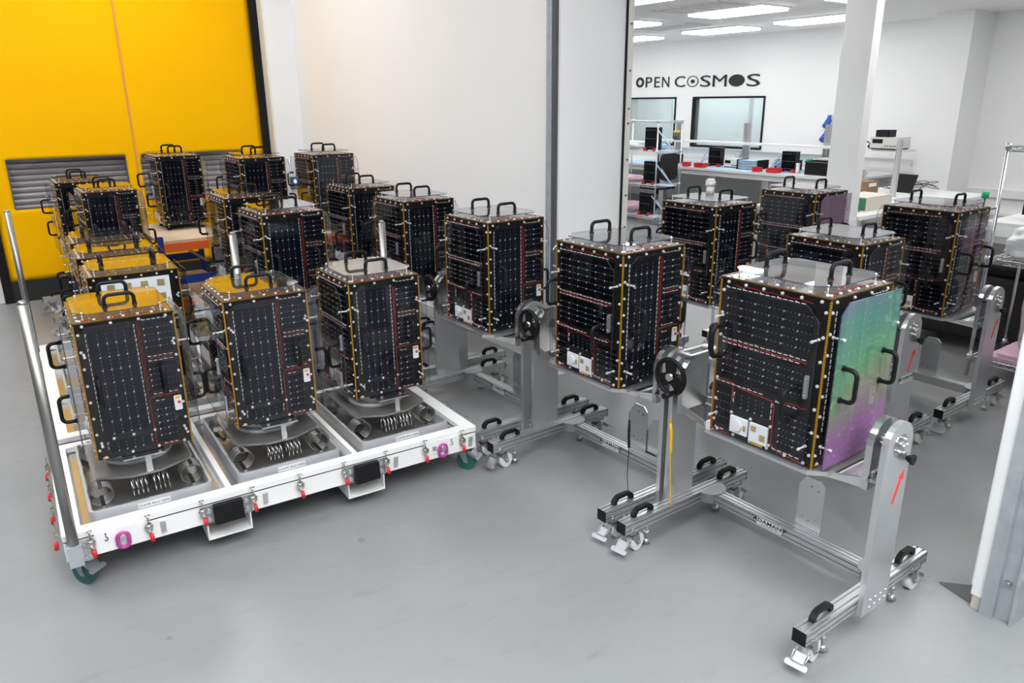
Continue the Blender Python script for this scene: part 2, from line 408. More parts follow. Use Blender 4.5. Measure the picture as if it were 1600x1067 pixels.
# pixel columns of each glyph, converted to y along the wall: y = 11.89 .. 8.80
seq = [('a', 994, 1008, 122, 136), ('P', 1011, 1022, 122, 135), ('E', 1026, 1035, 121.5, 135), ('N', 1039, 1051, 121, 135),
       ('C', 1060, 1077, 119.5, 134.5), ('b', 1080, 1098, 119, 134.5), ('S', 1101, 1117, 118, 133.5), ('M', 1120, 1141, 117, 133.5), ('c', 1144, 1167, 116, 133), ('S', 1170, 1189, 115, 132.5)]
def wall_y(px): return 11.888 + (8.82 - 11.888) * ((px - 994) / 194.0) * (1 + .035 * (1 - (px - 994) / 194.0))
for ch, a, b, t, q in seq:
    f = ((a + b) / 2 - 994) / 194
    h = .20 + .013 * f
    ya, yb = wall_y(a), wall_y(b); ztop = 2.348 if False else None
    zc = 2.27 + (.0) + (.0 * f)
    letter(ch, (ya + yb) / 2, 2.268 - .027 * f, h, abs(ya - yb))

# ---------------- lab windows
for n, (y0, y1) in enumerate(((8.66, 10.33), (10.75, 12.2))):
    wn = mk('window_%d' % (n + 1), None); wn['kind'] = 'structure'
    part('window_frame', ring(rrect(y0, y1, 1.03, 1.97, .004, 1), rrect(y0 + .035, y1 - .035, 1.065, 1.935, .004, 1), 11.985, 12.16, 'x', MB()), 'black_rubber', wn)
    part('pane', MB().box(12.06, 12.075, y0 + .035, y1 - .035, 1.065, 1.935), 'pane', wn)
    part('mullion', MB().box(12.6, 12.66, (y0 + y1) / 2 - .1, (y0 + y1) / 2 - .04, 0, 3.0), 'reveal_grey', wn)

# ---------------- ceiling lights
def ceiling_light(x, y, z, lx, ly, m, label, group, drop=.015):
    t = thing('ceiling_light', label, 'ceiling light', (x, y, z), 0, group)
    part('frame', ring(rrect(-lx / 2 - .03, lx / 2 + .03, -ly / 2 - .03, ly / 2 + .03, .004, 1), rrect(-lx / 2, lx / 2, -ly / 2, ly / 2, .004, 1), -.02, 0, 'z', MB()), 'white_paint', t)
    part('diffuser', MB().box(-lx / 2, lx / 2, -ly / 2, ly / 2, -drop, -.005), m, t)
FL = [(8.65, 6.80, 'flat ceiling light panel above the lettering, nearest the doorway', 0), (10.65, 8.68, 'flat ceiling light panel just above the OPEN letters', 0),
      (10.55, 6.82, 'flat ceiling light panel beside the white column top', 0), (8.65, 8.95, 'upper ceiling light panel cut off by the doorway edge', 0),
      (10.65, 10.75, 'lower ceiling light panel cut off by the doorway edge', 0), (6.6, 6.85, 'ceiling light panel at the very top beside the doorway edge', 0)]
for x, y, l, _ in FL: ceiling_light(x, y, 3.02, .55, 1.15, 'panel_far', l, 'lab ceiling lights', .05)
for y in (9.4, 11.5): ceiling_light(12.6, y, 3.0, .4, 1.3, 'panel_back', 'light panel in the room behind the lab windows', 'lights behind the lab windows')
for x, y in ((5.3, 1.0), (5.3, 4.9), (6.7, .2), (6.7, 2.8), (8.65, 2.8), (8.65, .2), (10.55, 2.8), (10.55, .2), (4.8, 6.85), (8.65, 12.8), (10.65, 12.8), (6.7, 12), (6.7, 9.5), (8.65, 4.8), (6.7, 4.8)):
    ceiling_light(x, y, 3.02, .55, 1.15, 'panel_far', 'lab ceiling light panel out of the picture', 'lab ceiling lights out of view', .05)
for x, y in ((-1.4, -1.6), (-1.4, 1.0), (-1.4, 3.6), (-1.4, 6.2), (.5, -2.6), (.5, -.9), (.5, .8), (2.2, -2.6), (2.2, -.9), (1.4, 7.2)):
    if True:
        ceiling_light(x, y, 4.6, .62, 1.25, 'panel_near', 'hall ceiling light panel out of the picture', 'hall ceiling lights out of view')
for x, y, l in ((7.95, 6.85, 'grey ceiling vent strip behind the nearest light panel'), (9.6, 8.8, 'grey ceiling vent strip between two light panels')):
    t = thing('ceiling_vent', l, 'ceiling vent', (x, y, 3.02)); part('frame', MB().box(-.3, .3, -.55, .55, -.02, 0), 'grey_vent', t)
    me = MB().box(-.27, .27, -.006, .006, -.024, -.018).mesh('slat', 'ceiling')
    for i in range(9): mk('slat', me, t, (0, -.44 + .11 * i, 0))
t = thing('smoke_detector', 'small round smoke detector on the lab ceiling', 'detector', (9.3, 7.6, 3.02))
part('base', MB().cyl((0, 0, 0), (0, 0, -.03), .06, 16), 'white_paint', t); part('dome', MB().cyl((0, 0, -.03), (0, 0, -.06), .045, 16, 0, .03), 'ceiling', t)

# ================================================================== SATELLITES
SW, SD, SH = .389, .448, .62
_box = {}
def box_mesh(name, w, h, d, m):
    k = (name, round(w, 4), round(h, 4), round(d, 4), m)
    if k not in _box: _box[k] = MB().box(-w / 2, w / 2, -d, 0, -h / 2, h / 2).mesh(name, m)
    return _box[k]
def grid(x0, x1, z0, z1, nx, nz, gap=.004):
    cw = (x1 - x0) / nx; ch = (z1 - z0) / nz
    return [(x0 + cw * (i + .5), z0 + ch * (j + .5), cw - gap, ch - gap) for i in range(nx) for j in range(nz)]
def hdots(mb, x0, x1, z, step=.0165, tri=0):
    """dotted interconnect row"""
    x = x0; i = 0
    while x < x1:
        mb.box(x, x + .0042, -.0032, -.001, z - .0009, z + .0009, 1)
        x += step
    if tri:
        for k in range(tri):
            xx = x0 + (x1 - x0) * k / tri
            mb.prism([(xx, z + .0015), (xx + .0065, z + .0015), (xx, z - .006)], -.0034, -.001, 'y')
def vdots(mb, x, z0, z1, step=.0165, tri=0):
    z = z0
    while z < z1:
        mb.box(x - .0009, x + .0009, -.0032, -.001, z, z + .0042, 1); z += step
    for k in range(tri):
        zz = z0 + (z1 - z0) * k / tri
        mb.prism([(x + .0015, zz), (x + .0015, zz + .0065), (x - .0055, zz)], -.0034, -.001, 'y')
def dashes(mb, p0, p1, step=.021, ln=.014, wd=.0022):
    p0 = Vector(p0); p1 = Vector(p1); d = p1 - p0; n = max(1, int(d.length / step)); d.normalize()
    for i in range(n):
        a = p0 + d * step * i; b = a + d * ln; s = Vector((-d.y, d.x)) * wd / 2
        mb.prism([tuple(a - s), tuple(b - s), tuple(b + s), tuple(a + s)], -.0036, -.001, 'y')
        if i % 3 == 0: mb.prism([tuple(a - s), tuple(a + d * .005 - s), tuple(a + d * .005 + s * 3.6), tuple(a + s * 3.6)], -.0036, -.001, 'y')
def wire(mb, pts, w=.0035, lift=.0034):
    for (a, b), (c, d) in zip(pts, pts[1:]):
        p = Vector((a, b)); q = Vector((c, d)); e = (q - p).normalized(); s = Vector((-e.y, e.x)) * w / 2; q = q + e * w / 2; p = p - e * w / 2
        mb.prism([tuple(p - s), tuple(q - s), tuple(q + s), tuple(p + s)], -lift, -.001, 'y')
def squiggle(mb, x0, x1, z, amp=.004, n=9, vert=False):
    pts = []
    for i in range(n + 1):
        a = x0 + (x1 - x0) * i / n; b = z + random.choice((-1, 0, 1)) * amp
        pts.append((b, a) if vert else (a, b))
    wire(mb, pts, .0014)
def bolts(mb, pts, r=.0060):
    for x, z in pts:
        mb.cyl((x, 0, z), (x, -.005, z), r, 10); mb.cyl((x, -.005, z), (x, -.008, z), r * .55, 6)
def edge_bolts(w, h, nt_, ns):
    p = []
    for i in range(nt_): p += [(-w / 2 + .035 + (w - .07) * i / (nt_ - 1), h - .016), (-w / 2 + .035 + (w - .07) * i / (nt_ - 1), .014)]
    for i in range(ns): p += [(-w / 2 + .016, .05 + (h - .10) * i / (ns - 1)), (w / 2 - .016, .05 + (h - .10) * i / (ns - 1))]
    return p
def cells_to(panel, cells, m, joined, acc):
    if joined: 
        for x, z, cw, ch in cells: acc.box(x - cw / 2, x + cw / 2, -.0022, 0, z - ch / 2, z + ch / 2)
    else:
        for x, z, cw, ch in cells: mk('solar_cell', box_mesh('solar_cell', cw, ch, .0022, m), panel, (x, 0, z))
def board(w, h): return MB().box(-w / 2 + .004, w / 2 - .004, -.0005, .006, .004, h - .004)
def U(u, w): return (u - .5) * w

def handle_mesh(L=.115, out=.052, r=.0082):
    """grab handle: feet at z=+-L/2 on plane y=0, bow towards -y"""
    pts = []; rr = .022
    pts.append((0, 0, -L / 2))
    for i in range(6): a = R(90 * i / 5); pts.append((0, -out + rr - rr * math.sin(a), -L / 2 + rr - rr * math.cos(a)))
    for i in range(6): a = R(90 * i / 5); pts.append((0, -out + rr - rr * math.cos(a), L / 2 - rr + rr * math.sin(a)))
    pts.append((0, 0, L / 2))
    mb = MB().tube(pts, r, 8)
    for s in (-1, 1): mb.cyl((0, 0, s * L / 2), (0, -.006, s * L / 2), r * 1.35, 10)
    return mb.mesh('handle', 'black_rubber')
HANDLE = handle_mesh()
STANDOFF = MB().cyl((0, 0, 0), (0, -.036, 0), .0035, 10).cyl((0, -.036, 0), (0, -.046, 0), .0052, 10).cyl((0, 0, 0), (0, -.006, 0), .0055, 10).mesh('standoff', 'bolt')

def cover(sat, name, w, h, off, rz, loc, handles, clips=(.03, .03, .0, .0), clipbar=False, pins=True, m='acrylic', z0=.012):
    c0, c1, c2, c3 = clips   # top-left, top-right, bottom-right, bottom-left chamfers
    a, b, t = -w / 2, w / 2, h
    poly = []
    def corner(x, z, c, dx, dz):
        if c <= 0: poly.append((x, z)); return
        poly.extend([(x + dx[0] * c, z + dx[1] * c), (x + dz[0] * c, z + dz[1] * c)])
    corner(a, z0, c3, (0, 1), (1, 0)); corner(b, z0, c2, (-1, 0), (0, 1)); corner(b, t, c1, (0, -1), (-1, 0)); corner(a, t, c0, (1, 0), (0, -1))
    o = part(name, MB().prism(poly, -off - .004, -off, 'y', 0, 1), [m, 'acrylic_edge'], sat, loc=loc, rot=(0, 0, R(rz)))
    for x, z in handles: mk('handle', HANDLE, o, (x, -off - .004, z))
    if pins:
        for x, z in ((a + .016, h * .80), (b - .016, h * .80), (a + .02, h * .14), (b - .02, h * .14)): mk('standoff', STANDOFF, o, (x, -.004, z))
    if clipbar: part('latch_bar', MB().prism(rrect(b - .024, b - .010, h * .46, h * .60, .006, 3), -off - .014, -off - .004, 'y').cyl((b - .017, -off - .018, h * .48), (b - .017, -off - .014, h * .48), .004, 8).cyl((b - .017, -off - .018, h * .58), (b - .017, -off - .014, h * .58), .004, 8), 'zinc', o)
    return o

def make_sat(joined, label):
    sat = thing('satellite', label, 'satellite')
    w, d, h = SW, SD, SH
    part('body', MB().box(-w / 2 + .006, w / 2 - .006, -d / 2 + .006, d / 2 - .006, .006, h - .006), 'frame_black', sat)
    # gold taped corner edges
    mb = MB()
    for sx in (-1, 1):
        for sy in (-1, 1):
            e = MB(); x, y = sx * w / 2, sy * d / 2
            e.box(min(x, x - sx * .005), max(x, x - sx * .005), min(y, y - sy * .005), max(y, y - sy * .005), 0, h)
            k = 0
            while k < h - .01:
                e.box(min(x, x - sx * .0056) - (.0008 if sx < 0 else 0), max(x, x - sx * .0056) + (.0008 if sx > 0 else 0), min(y, y - sy * .0056) - (.0008 if sy < 0 else 0), max(y, y - sy * .0056) + (.0008 if sy > 0 else 0), k, k + .005, 1); k += .0085
            part('edge_tape', e, ['kapton_dark', 'kapton'], sat)
    part('top_rail', ring([(-w / 2, -d / 2), (w / 2, -d / 2), (w / 2, d / 2), (-w / 2, d / 2)], [(-w / 2 + .005, -d / 2 + .005), (w / 2 - .005, -d / 2 + .005), (w / 2 - .005, d / 2 - .005), (-w / 2 + .005, d / 2 - .005)], h - .004, h + .001, 'z', MB()), 'kapton_dark', sat)
    # ---- front panel (-Y): columns of tall cells
    fp = part('front_panel', board(w, h), 'board', sat, loc=(0, -d / 2 + .004, 0))
    acc = MB(); dots = MB(); red = MB(); bl = MB()
    big = grid(U(.125, w), U(.565, w), .175 * h, .93 * h, 5, 8, .0022) + grid(U(.15, w), U(.565, w), .045 * h, .125 * h, 5, 1, .0022)
    small = grid(U(.665, w), U(.95, w), .72 * h, .945 * h, 2, 5, .003) + grid(U(.665, w), U(.95, w), .44 * h, .645 * h, 2, 5, .003) + grid(U(.675, w), U(.85, w), .05 * h, .345 * h, 1, 6, .003)
    cells_to(fp, big + small, 'cell_big', joined, acc)
    for i in range(1, 5): vdots(dots, U(.125 + .088 * i, w), .18 * h, .925 * h, tri=8); vdots(dots, U(.15 + .083 * i, w), .05 * h, .12 * h, tri=1)
    for z0, z1, n, a, b in ((.72, .945, 5, .665, .95), (.44, .645, 5, .665, .95), (.05, .345, 6, .675, .85)):
        for j in range(1, n): hdots(dots, U(a, w), U(b, w), (z0 + (z1 - z0) * j / n) * h, tri=2)
    for a, b in (((.105, .92), (.105, .18)), ((.578, .94), (.578, .17)), ((.13, .13), (.13, .045)), ((.578, .125), (.578, .045)), ((.66, .962), (.93, .962)), ((.67, .695), (.95, .695)),
                 ((.67, .662), (.94, .662)), ((.67, .415), (.95, .415)), ((.68, .362), (.80, .362)), ((.70, .03), (.90, .03))):
        dashes(dots, (U(a[0], w), a[1] * h), (U(b[0], w), b[1] * h))
    squiggle(red, .94 * h, .40 * h, U(.612, w), .0025, 26, True); squiggle(red, .92 * h, .45 * h, U(.630, w), .002, 20, True)
    squiggle(red, U(.68, w), U(.92, w), .679 * h, .003, 8); squiggle(red, U(.66, w), U(.95, w), .395 * h, .003, 8)
    wire(red, [(U(.95, w), .398 * h), (U(.64, w), .398 * h), (U(.618, w), .37 * h), (U(.618, w), .03 * h), (U(.70, w), .018 * h), (U(.92, w), .018 * h)], .0022)
    bolts(bl, edge_bolts(w, h, 4, 8) + [(U(.20, w), .15 * h), (U(.40, w), .15 * h), (U(.62, w), .15 * h)])
    if joined: part('solar_cells', acc, 'cell_big', fp, stuff=True)
    part('interconnect_dots', dots, ['dot', 'dot_dim'], fp, stuff=True); part('red_wiring', red, 'redwire', fp, stuff=True); part('bolts', bl, 'bolt', fp, stuff=True)
    part('slot', MB().prism(rrect(U(.17, w), U(.60, w), .138 * h, .162 * h, .007, 3), -.0026, 0, 'y'), 'black_gloss', fp)
    lp = part('port_plate', MB().prism(rrect(U(.865, w), U(.945, w), .265 * h, .375 * h, .004, 2), -.005, 0, 'y').cyl((U(.885, w), -.005, .275 * h), (U(.885, w), -.008, .275 * h), .003, 6), 'white_panel', fp)
    part('red_port', MB().cyl((U(.915, w), -.005, .325 * h), (U(.915, w), -.009, .325 * h), .007, 12), 'red_tip', lp)
    part('amber_tab', MB().box(U(.88, w), U(.925, w), -.007, -.005, .352 * h, .37 * h), 'amber', lp)
    part('round_hole', MB().cyl((U(.865, w), 0, .215 * h), (U(.865, w), -.003, .215 * h), .010, 14), 'black_gloss', fp)
    part('amber_tab', MB().box(U(.06, w), U(.115, w), -.003, 0, .012 * h, .024 * h), 'amber', fp)
    # ---- side panel (-X): wide rows
    sp = part('side_panel', board(d, h), 'board', sat, loc=(-w / 2 + .004, 0, 0), rot=(0, 0, R(-90)))
    acc = MB(); dots = MB(); red = MB(); bl = MB()
    cs = grid(U(.075, d), U(.88, d), .64 * h, .925 * h, 6, 6, .003) + grid(U(.075, d), U(.88, d), .375 * h, .585 * h, 6, 5, .003) \
        + grid(U(.045, d), U(.19, d), .06 * h, .32 * h, 1, 5, .003) + grid(U(.23, d), U(.58, d), .205 * h, .31 * h, 5, 1, .003) + grid(U(.67, d), U(.945, d), .05 * h, .30 * h, 2, 6, .003)
    cells_to(sp, cs, 'cell', joined, acc)
    for a, b, n in ((.64, .925, 6), (.375, .585, 5)):
        for j in range(1, n): hdots(dots, U(.08, d), U(.875, d), (a + (b - a) * j / n) * h, tri=6)
    for j in range(1, 5): hdots(dots, U(.05, d), U(.185, d), (.06 + .26 * j / 5) * h, tri=1)
    for j in range(1, 6): hdots(dots, U(.675, d), U(.94, d), (.05 + .25 * j / 6) * h, tri=2)
    for j in range(1, 5): vdots(dots, U(.23 + .07 * j, d), .21 * h, .305 * h, tri=1)
    for a, b in (((.06, .942), (.86, .942)), ((.06, .626), (.88, .626)), ((.06, .60), (.84, .60)), ((.03, .345), (.55, .345)), ((.62, .33), (.88, .33)), ((.22, .30), (.22, .22)), ((.59, .31), (.59, .16)), ((.05, .03), (.20, .03)), ((.63, .035), (.93, .035))):
        dashes(dots, (U(a[0], d), a[1] * h), (U(b[0], d), b[1] * h), .024, .016, .0026)
    for k in range(2): squiggle(red, U(.08, d), U(.85, d), (.613 + .004 * (k - 1)) * h, .0035, 14)
    squiggle(red, U(.15, d), U(.85, d), .958 * h, .003, 12)
    wire(red, [(U(.02, d), .36 * h), (U(.18, d), .355 * h), (U(.30, d), .335 * h), (U(.58, d), .325 * h), (U(.615, d), .30 * h), (U(.615, d), .06 * h), (U(.65, d), .03 * h), (U(.92, d), .012 * h)], .0028)
    wire(red, [(U(.02, d), .36 * h), (U(.018, d), .02 * h), (U(.2, d), .01 * h)], .0024); squiggle(red, U(.7, d), U(.9, d), .345 * h, .003, 7)
    wire(red, [(U(.205, d), .34 * h), (U(.205, d), .24 * h)], .003)
    bolts(bl, edge_bolts(d, h, 6, 7) + [(U(.21, d), .165 * h), (U(.405, d), .165 * h), (U(.60, d), .165 * h), (U(.60, d), .045 * h)])
    if joined: part('solar_cells', acc, 'cell', sp, stuff=True)
    part('interconnect_dots', dots, ['dot', 'dot_dim'], sp, stuff=True); part('red_wiring', red, 'redwire', sp, stuff=True); part('bolts', bl, 'bolt', sp, stuff=True)
    au = part('antenna_unit', MB().box(U(.215, d), U(.39, d), -.010, 0, .045 * h, .150 * h), 'white_panel', sp)
    u1 = (U(.29, d), -.010, .098 * h)
    bm = MB().cyl(u1, (u1[0], -.018, u1[2]), .021, 20); bm.cyl((u1[0], -.018, u1[2]), (u1[0], -.019, u1[2]), .010, 12)
    bm.box(U(.352, d), U(.378, d), -.0115, -.0098, .075 * h, .112 * h, 1)
    part('antenna_dome', bm, ['nylon', 'gold_patch'], sp)
    ap = part('antenna_plate', MB().box(U(.41, d), U(.585, d), -.009, 0, .032 * h, .150 * h), 'white_panel', sp)
    part('gold_patch', MB().box(U(.428, d), U(.478, d), -.0105, -.0085, .10 * h, .135 * h), 'gold_patch', sp)
    part('gold_patch', MB().box(U(.515, d), U(.568, d), -.0105, -.0085, .055 * h, .095 * h), 'gold_patch', sp)
    part('round_hole', MB().cyl((U(.75, d), 0, .165 * h), (U(.75, d), -.003, .165 * h), .010, 14), 'black_gloss', sp)
    part('amber_tab', MB().box(U(.42, d), U(.54, d), -.003, 0, .012 * h, .024 * h), 'amber', sp)
    # ---- flank panel (+X): white antenna board with gold patches
    kp = part('flank_panel', board(d, h), 'board', sat, loc=(w / 2 - .004, 0, 0), rot=(0, 0, R(90)))
    bl = MB(); bolts(bl, edge_bolts(d, h, 6, 7)); part('bolts', bl, 'bolt', kp, stuff=True)
    wp = part('antenna_plate', MB().box(U(.14, d), U(.88, d), -.012, 0, .60 * h, .95 * h).box(U(.52, d), U(.90, d), -.012, 0, .30 * h, .585 * h), 'white_panel', kp)
    for u in (.24, .42, .60, .78):
        for v in (.895, .775, .655): mk('gold_patch', box_mesh('gold_patch', .036, .036, .002, 'gold_patch'), kp, (U(u, d), -.012, v * h))
    mk('gold_patch', box_mesh('gold_patch', .09, .11, .002, 'gold_patch'), kp, (U(.72, d), -.012, .44 * h))
    # ---- rear panel (+Y)
    rp = part('rear_panel', board(w, h), 'board', sat, loc=(0, d / 2 - .004, 0), rot=(0, 0, R(180)))
    acc = MB(); dots = MB(); cells_to(rp, grid(U(.1, w), U(.9, w), .08 * h, .92 * h, 6, 9, .003), 'cell', True, acc)
    for i in range(1, 6): vdots(dots, U(.1 + .8 * i / 6, w), .085 * h, .915 * h, tri=9)
    part('solar_cells', acc, 'cell', rp, stuff=True); part('interconnect_dots', dots, ['dot', 'dot_dim'], rp, stuff=True)
    # ---- top panel
    tp = part('top_panel', MB().box(-w / 2 + .005, w / 2 - .005, -d / 2 + .005, d / 2 - .005, h - .006, h - .001), 'pcb_top', sat)
    mb = MB(); red = MB()
    for i in range(9):
        for j in range(11):
            if random.random() < .4: mb.cbox((-w / 2 + .03 + (w - .06) * i / 8 + random.uniform(-.004, .004), -d / 2 + .03 + (d - .06) * j / 10, h), (random.choice((.003, .005, .009)), .003, .003))
    for k in range(7): mb.cyl((-w / 2 + .03 + (w - .06) * k / 6, -d / 2 + .022, h - .001), (-w / 2 + .03 + (w - .06) * k / 6, -d / 2 + .022, h + .006), .006, 8); mb.cyl((-w / 2 + .022, -d / 2 + .03 + (d - .06) * k / 6, h - .001), (-w / 2 + .022, -d / 2 + .03 + (d - .06) * k / 6, h + .006), .006, 8)
    for k in range(8): red.cbox((-w / 2 + .05 + .038 * k, -d / 2 + .038 + random.uniform(-.006, .006), h), (.03, .004, .003)); red.cbox((.02 * math.sin(k), -d / 2 + .08 + .035 * k, h), (.004, .03, .003))
    part('connectors', mb, 'dot', tp, stuff=True); part('red_wiring', red, 'redwire', tp, stuff=True)
    # ---- clear covers with grab handles
    cover(sat, 'front_cover', w - .015, h - .012, .034, 0, (0, -d / 2, 0), ((U(.14, w), .52 * h), (U(.78, w), .545 * h)), (.04, .0, .0, .0))
    cover(sat, 'side_cover', d - .02, h - .025, .040, -90, (-w / 2, 0, 0), ((U(.12, d), .63 * h), (U(.82, d), .38 * h)), (.02, .05, .0, .0), True)
    cover(sat, 'flank_cover', d - .02, h - .025, .040, 90, (w / 2, 0, 0), ((U(.18, d), .38 * h), (U(.85, d), .62 * h)), (.05, .05, .0, .0))
    cover(sat, 'rear_cover', w - .015, h - .012, .034, 180, (0, d / 2, 0), ((U(.18, w), .52 * h), (U(.8, w), .54 * h)), (.0, .04, .0, .0))
    a, b, c = w / 2 - .012, d / 2 - .02, .05
    poly = [(-a + c, -b), (a - c, -b), (a, -b + c), (a, b - c), (a - c, b), (-a + c, b), (-a, b - c), (-a, -b + c)]
    tc = part('top_cover', MB().prism(poly, h + .026, h + .030, 'z', 0, 1), ['acrylic_top', 'acrylic_edge'], sat)
    for y in (-.13, .13): mk('handle', HANDLE, tc, (0, y, h + .030), (R(-90), 0, R(90)))
    for sx in (-1, 1):
        for sy in (-1, 1): mk('standoff', STANDOFF, tc, (sx * (w / 2 - .045), sy * (d / 2 - .045), h - .001), (R(-90), 0, 0), ).scale = (.8, .74, .8)
    return sat

def make_feet(sat, zdrop):
    for sx in (-1, 1):
        for sy in (-1, 1):
            f = part('levelling_leg', MB().cyl((sx * .15, sy * .17, .01), (sx * .15, sy * .17, -zdrop + .012), .005, 8), 'chrome', sat)
            part('foot_pad', MB().cyl((sx * .15, sy * .17, -zdrop), (sx * .15, sy * .17, -zdrop + .014), .024, 14, 0, .009), 'black_rubber', f)

SATS = [  # key, x, y, z, yaw, joined, label
    ('A1', .493, 3.639, .433, -3.2, 0, 'black satellite on the front white trolley, leftmost, beside the steel pole'),
    ('A2', 1.087, 3.625, .433, -3.0, 0, 'black satellite in the middle of the front white trolley, top half mirroring yellow'),
    ('A3', 1.687, 3.610, .433, -2.4, 0, 'black satellite at the right end of the front white trolley, pale top cover'),
    ('B1', .700, 4.535, .433, -93, 1, 'satellite with white gold-patched board facing front, behind the leftmost trolley satellite'),
    ('B2', .730, 5.135, .433, -93, 1, 'middle of the three satellites in file behind the leftmost trolley satellite'),
    ('B3', .775, 5.735, .433, -93, 1, 'rear of the three satellites in file on the back trolley'),
    ('E1', 2.486, 3.568, .657, 0, 0, 'black satellite on a rotating stand in front of the galvanised door post'),
    ('E2', 2.448, 2.492, .660, 0, 0, 'black satellite on a rotating stand in the centre, before the white doorway panel'),
    ('E3', 2.444, 1.523, .660, 0, 0, 'nearest large satellite on a rotating stand, right face shimmering green and purple'),
    ('F1', 3.938, 3.203, .660, -.5, 0, 'black satellite in the doorway with a white cap behind its top handles'),
    ('F2', 4.977, 3.194, .660, -.2, 1, 'satellite with a pinkish right face in front of the white column'),
    ('F3', 3.841, 2.188, .577, -1.6, 0, 'low black satellite directly behind the shimmering green one'),
    ('F4', 4.805, 2.179, .660, -.6, 0, 'rightmost black satellite, beside the wire shelf rack'),
    ('D4', 2.568, 4.659, .650, -1.0, 0, 'black satellite on a stand against the white wall, left of the galvanised post'),
    ('D3', 2.637, 5.651, .650, -1.0, 1, 'black satellite near the white wall with the orange beamed bench behind it'),
    ('D2', 1.628, 4.666, .650, -.7, 0, 'black satellite on a stand right behind the middle trolley satellite'),
    ('D1', 1.699, 5.632, .650, -1.8, 1, 'black satellite with a dark mirrored top, right of the blue and orange bench'),
    ('C4', 2.802, 6.731, .850, -.6, 1, 'far satellite standing against the white wall corner, grey lit front'),
    ('C3', 2.161, 6.729, .850, -1.2, 1, 'far satellite before the right edge of the yellow door'),
    ('C2', 1.702, 7.645, .842, -.3, 1, 'far satellite standing on small black feet on the wooden bench'),
    ('C1', .968, 6.735, .650, -1.4, 1, 'satellite before the left yellow door window, behind the back trolley'),
    ('C0', .900, 7.720, .630, -1.4, 1, 'farthest left satellite, half hidden, right before the yellow door window'),
]
protoD = make_sat(False, 'x'); protoJ = make_sat(True, 'x')
SAT = {}
for key, x, y, z, yaw, j, label in SATS:
    o = dup(protoJ if j else protoD, (x, y, z), yaw, label, 'satellites under clear covers')
    SAT[key] = o
drop(protoD); drop(protoJ)
for k, zt in (('C4', .05), ('C3', .05), ('C2', .042)): make_feet(SAT[k], zt)
def recover(key, pname, m):
    for c in SAT[key].children:
        if c.name.split('.')[0] == pname:
            c.data = c.data.copy(); c.data.materials[0] = M[m]
recover('E3', 'front_cover', 'painted_sheen_rainbow'); recover('F2', 'front_cover', 'painted_reflection_pink')

# ================================================================== ROTATING STANDS
def profile_poly(w=.052, g=.0065, dp=.008):
    """square extrusion section with two slots on every side"""
    h = w / 2; q = w / 4.2; side = [(-h, -h)]
    for c in (-q, q): side += [(c - g / 2, -h), (c - g / 2, -h + dp), (c + g / 2, -h + dp), (c + g / 2, -h)]
    p = []
    for k in range(4):
        a = R(90 * k); p += [(x * math.cos(a) - y * math.sin(a), x * math.sin(a) + y * math.cos(a)) for x, y in side]
    return p
PROF = profile_poly()
def profile(axis, a, b, c0, c1):
    """extrusion along axis from a to b centred on the two other coordinates"""
    mb = MB(); poly = [(p[0] + c0, p[1] + c1) for p in PROF]; return mb.prism(poly, a, b, axis)
def rail_handle():
    mb = MB()   # chunky black pull handle along x, on z=0
    top = [(-.062, 0), (-.062, .018), (-.048, .033), (-.03, .041), (.03, .041), (.048, .033), (.062, .018), (.062, 0)]
    bot = [(.042, 0), (.042, .012), (.03, .024), (-.03, .024), (-.042, .012), (-.042, 0)]
    n = len(top); mb.prism(top[:1] + top[1:] + bot, -.010, .010, 'y'); return mb.mesh('handle', 'black_rubber')
RH = rail_handle()
def text_label(name, parent, w, h, lines, loc, rot):
    o = part(name, MB().box(-w / 2, w / 2, -.0015, 0, -h / 2, h / 2), 'label_white', parent, loc=loc, rot=rot)
    for txt, size, z, xs, bold in lines:
        mk('lettering', text_mesh(txt, size, 'ink', .0003, xs, 1.05, bold), o, (0, -.0018, z))
    return o
ADA = (('ADAMANT', .024, .005, 1.35, .0006), ('COMPOSITES', .008, -.010, 1.9, .0))
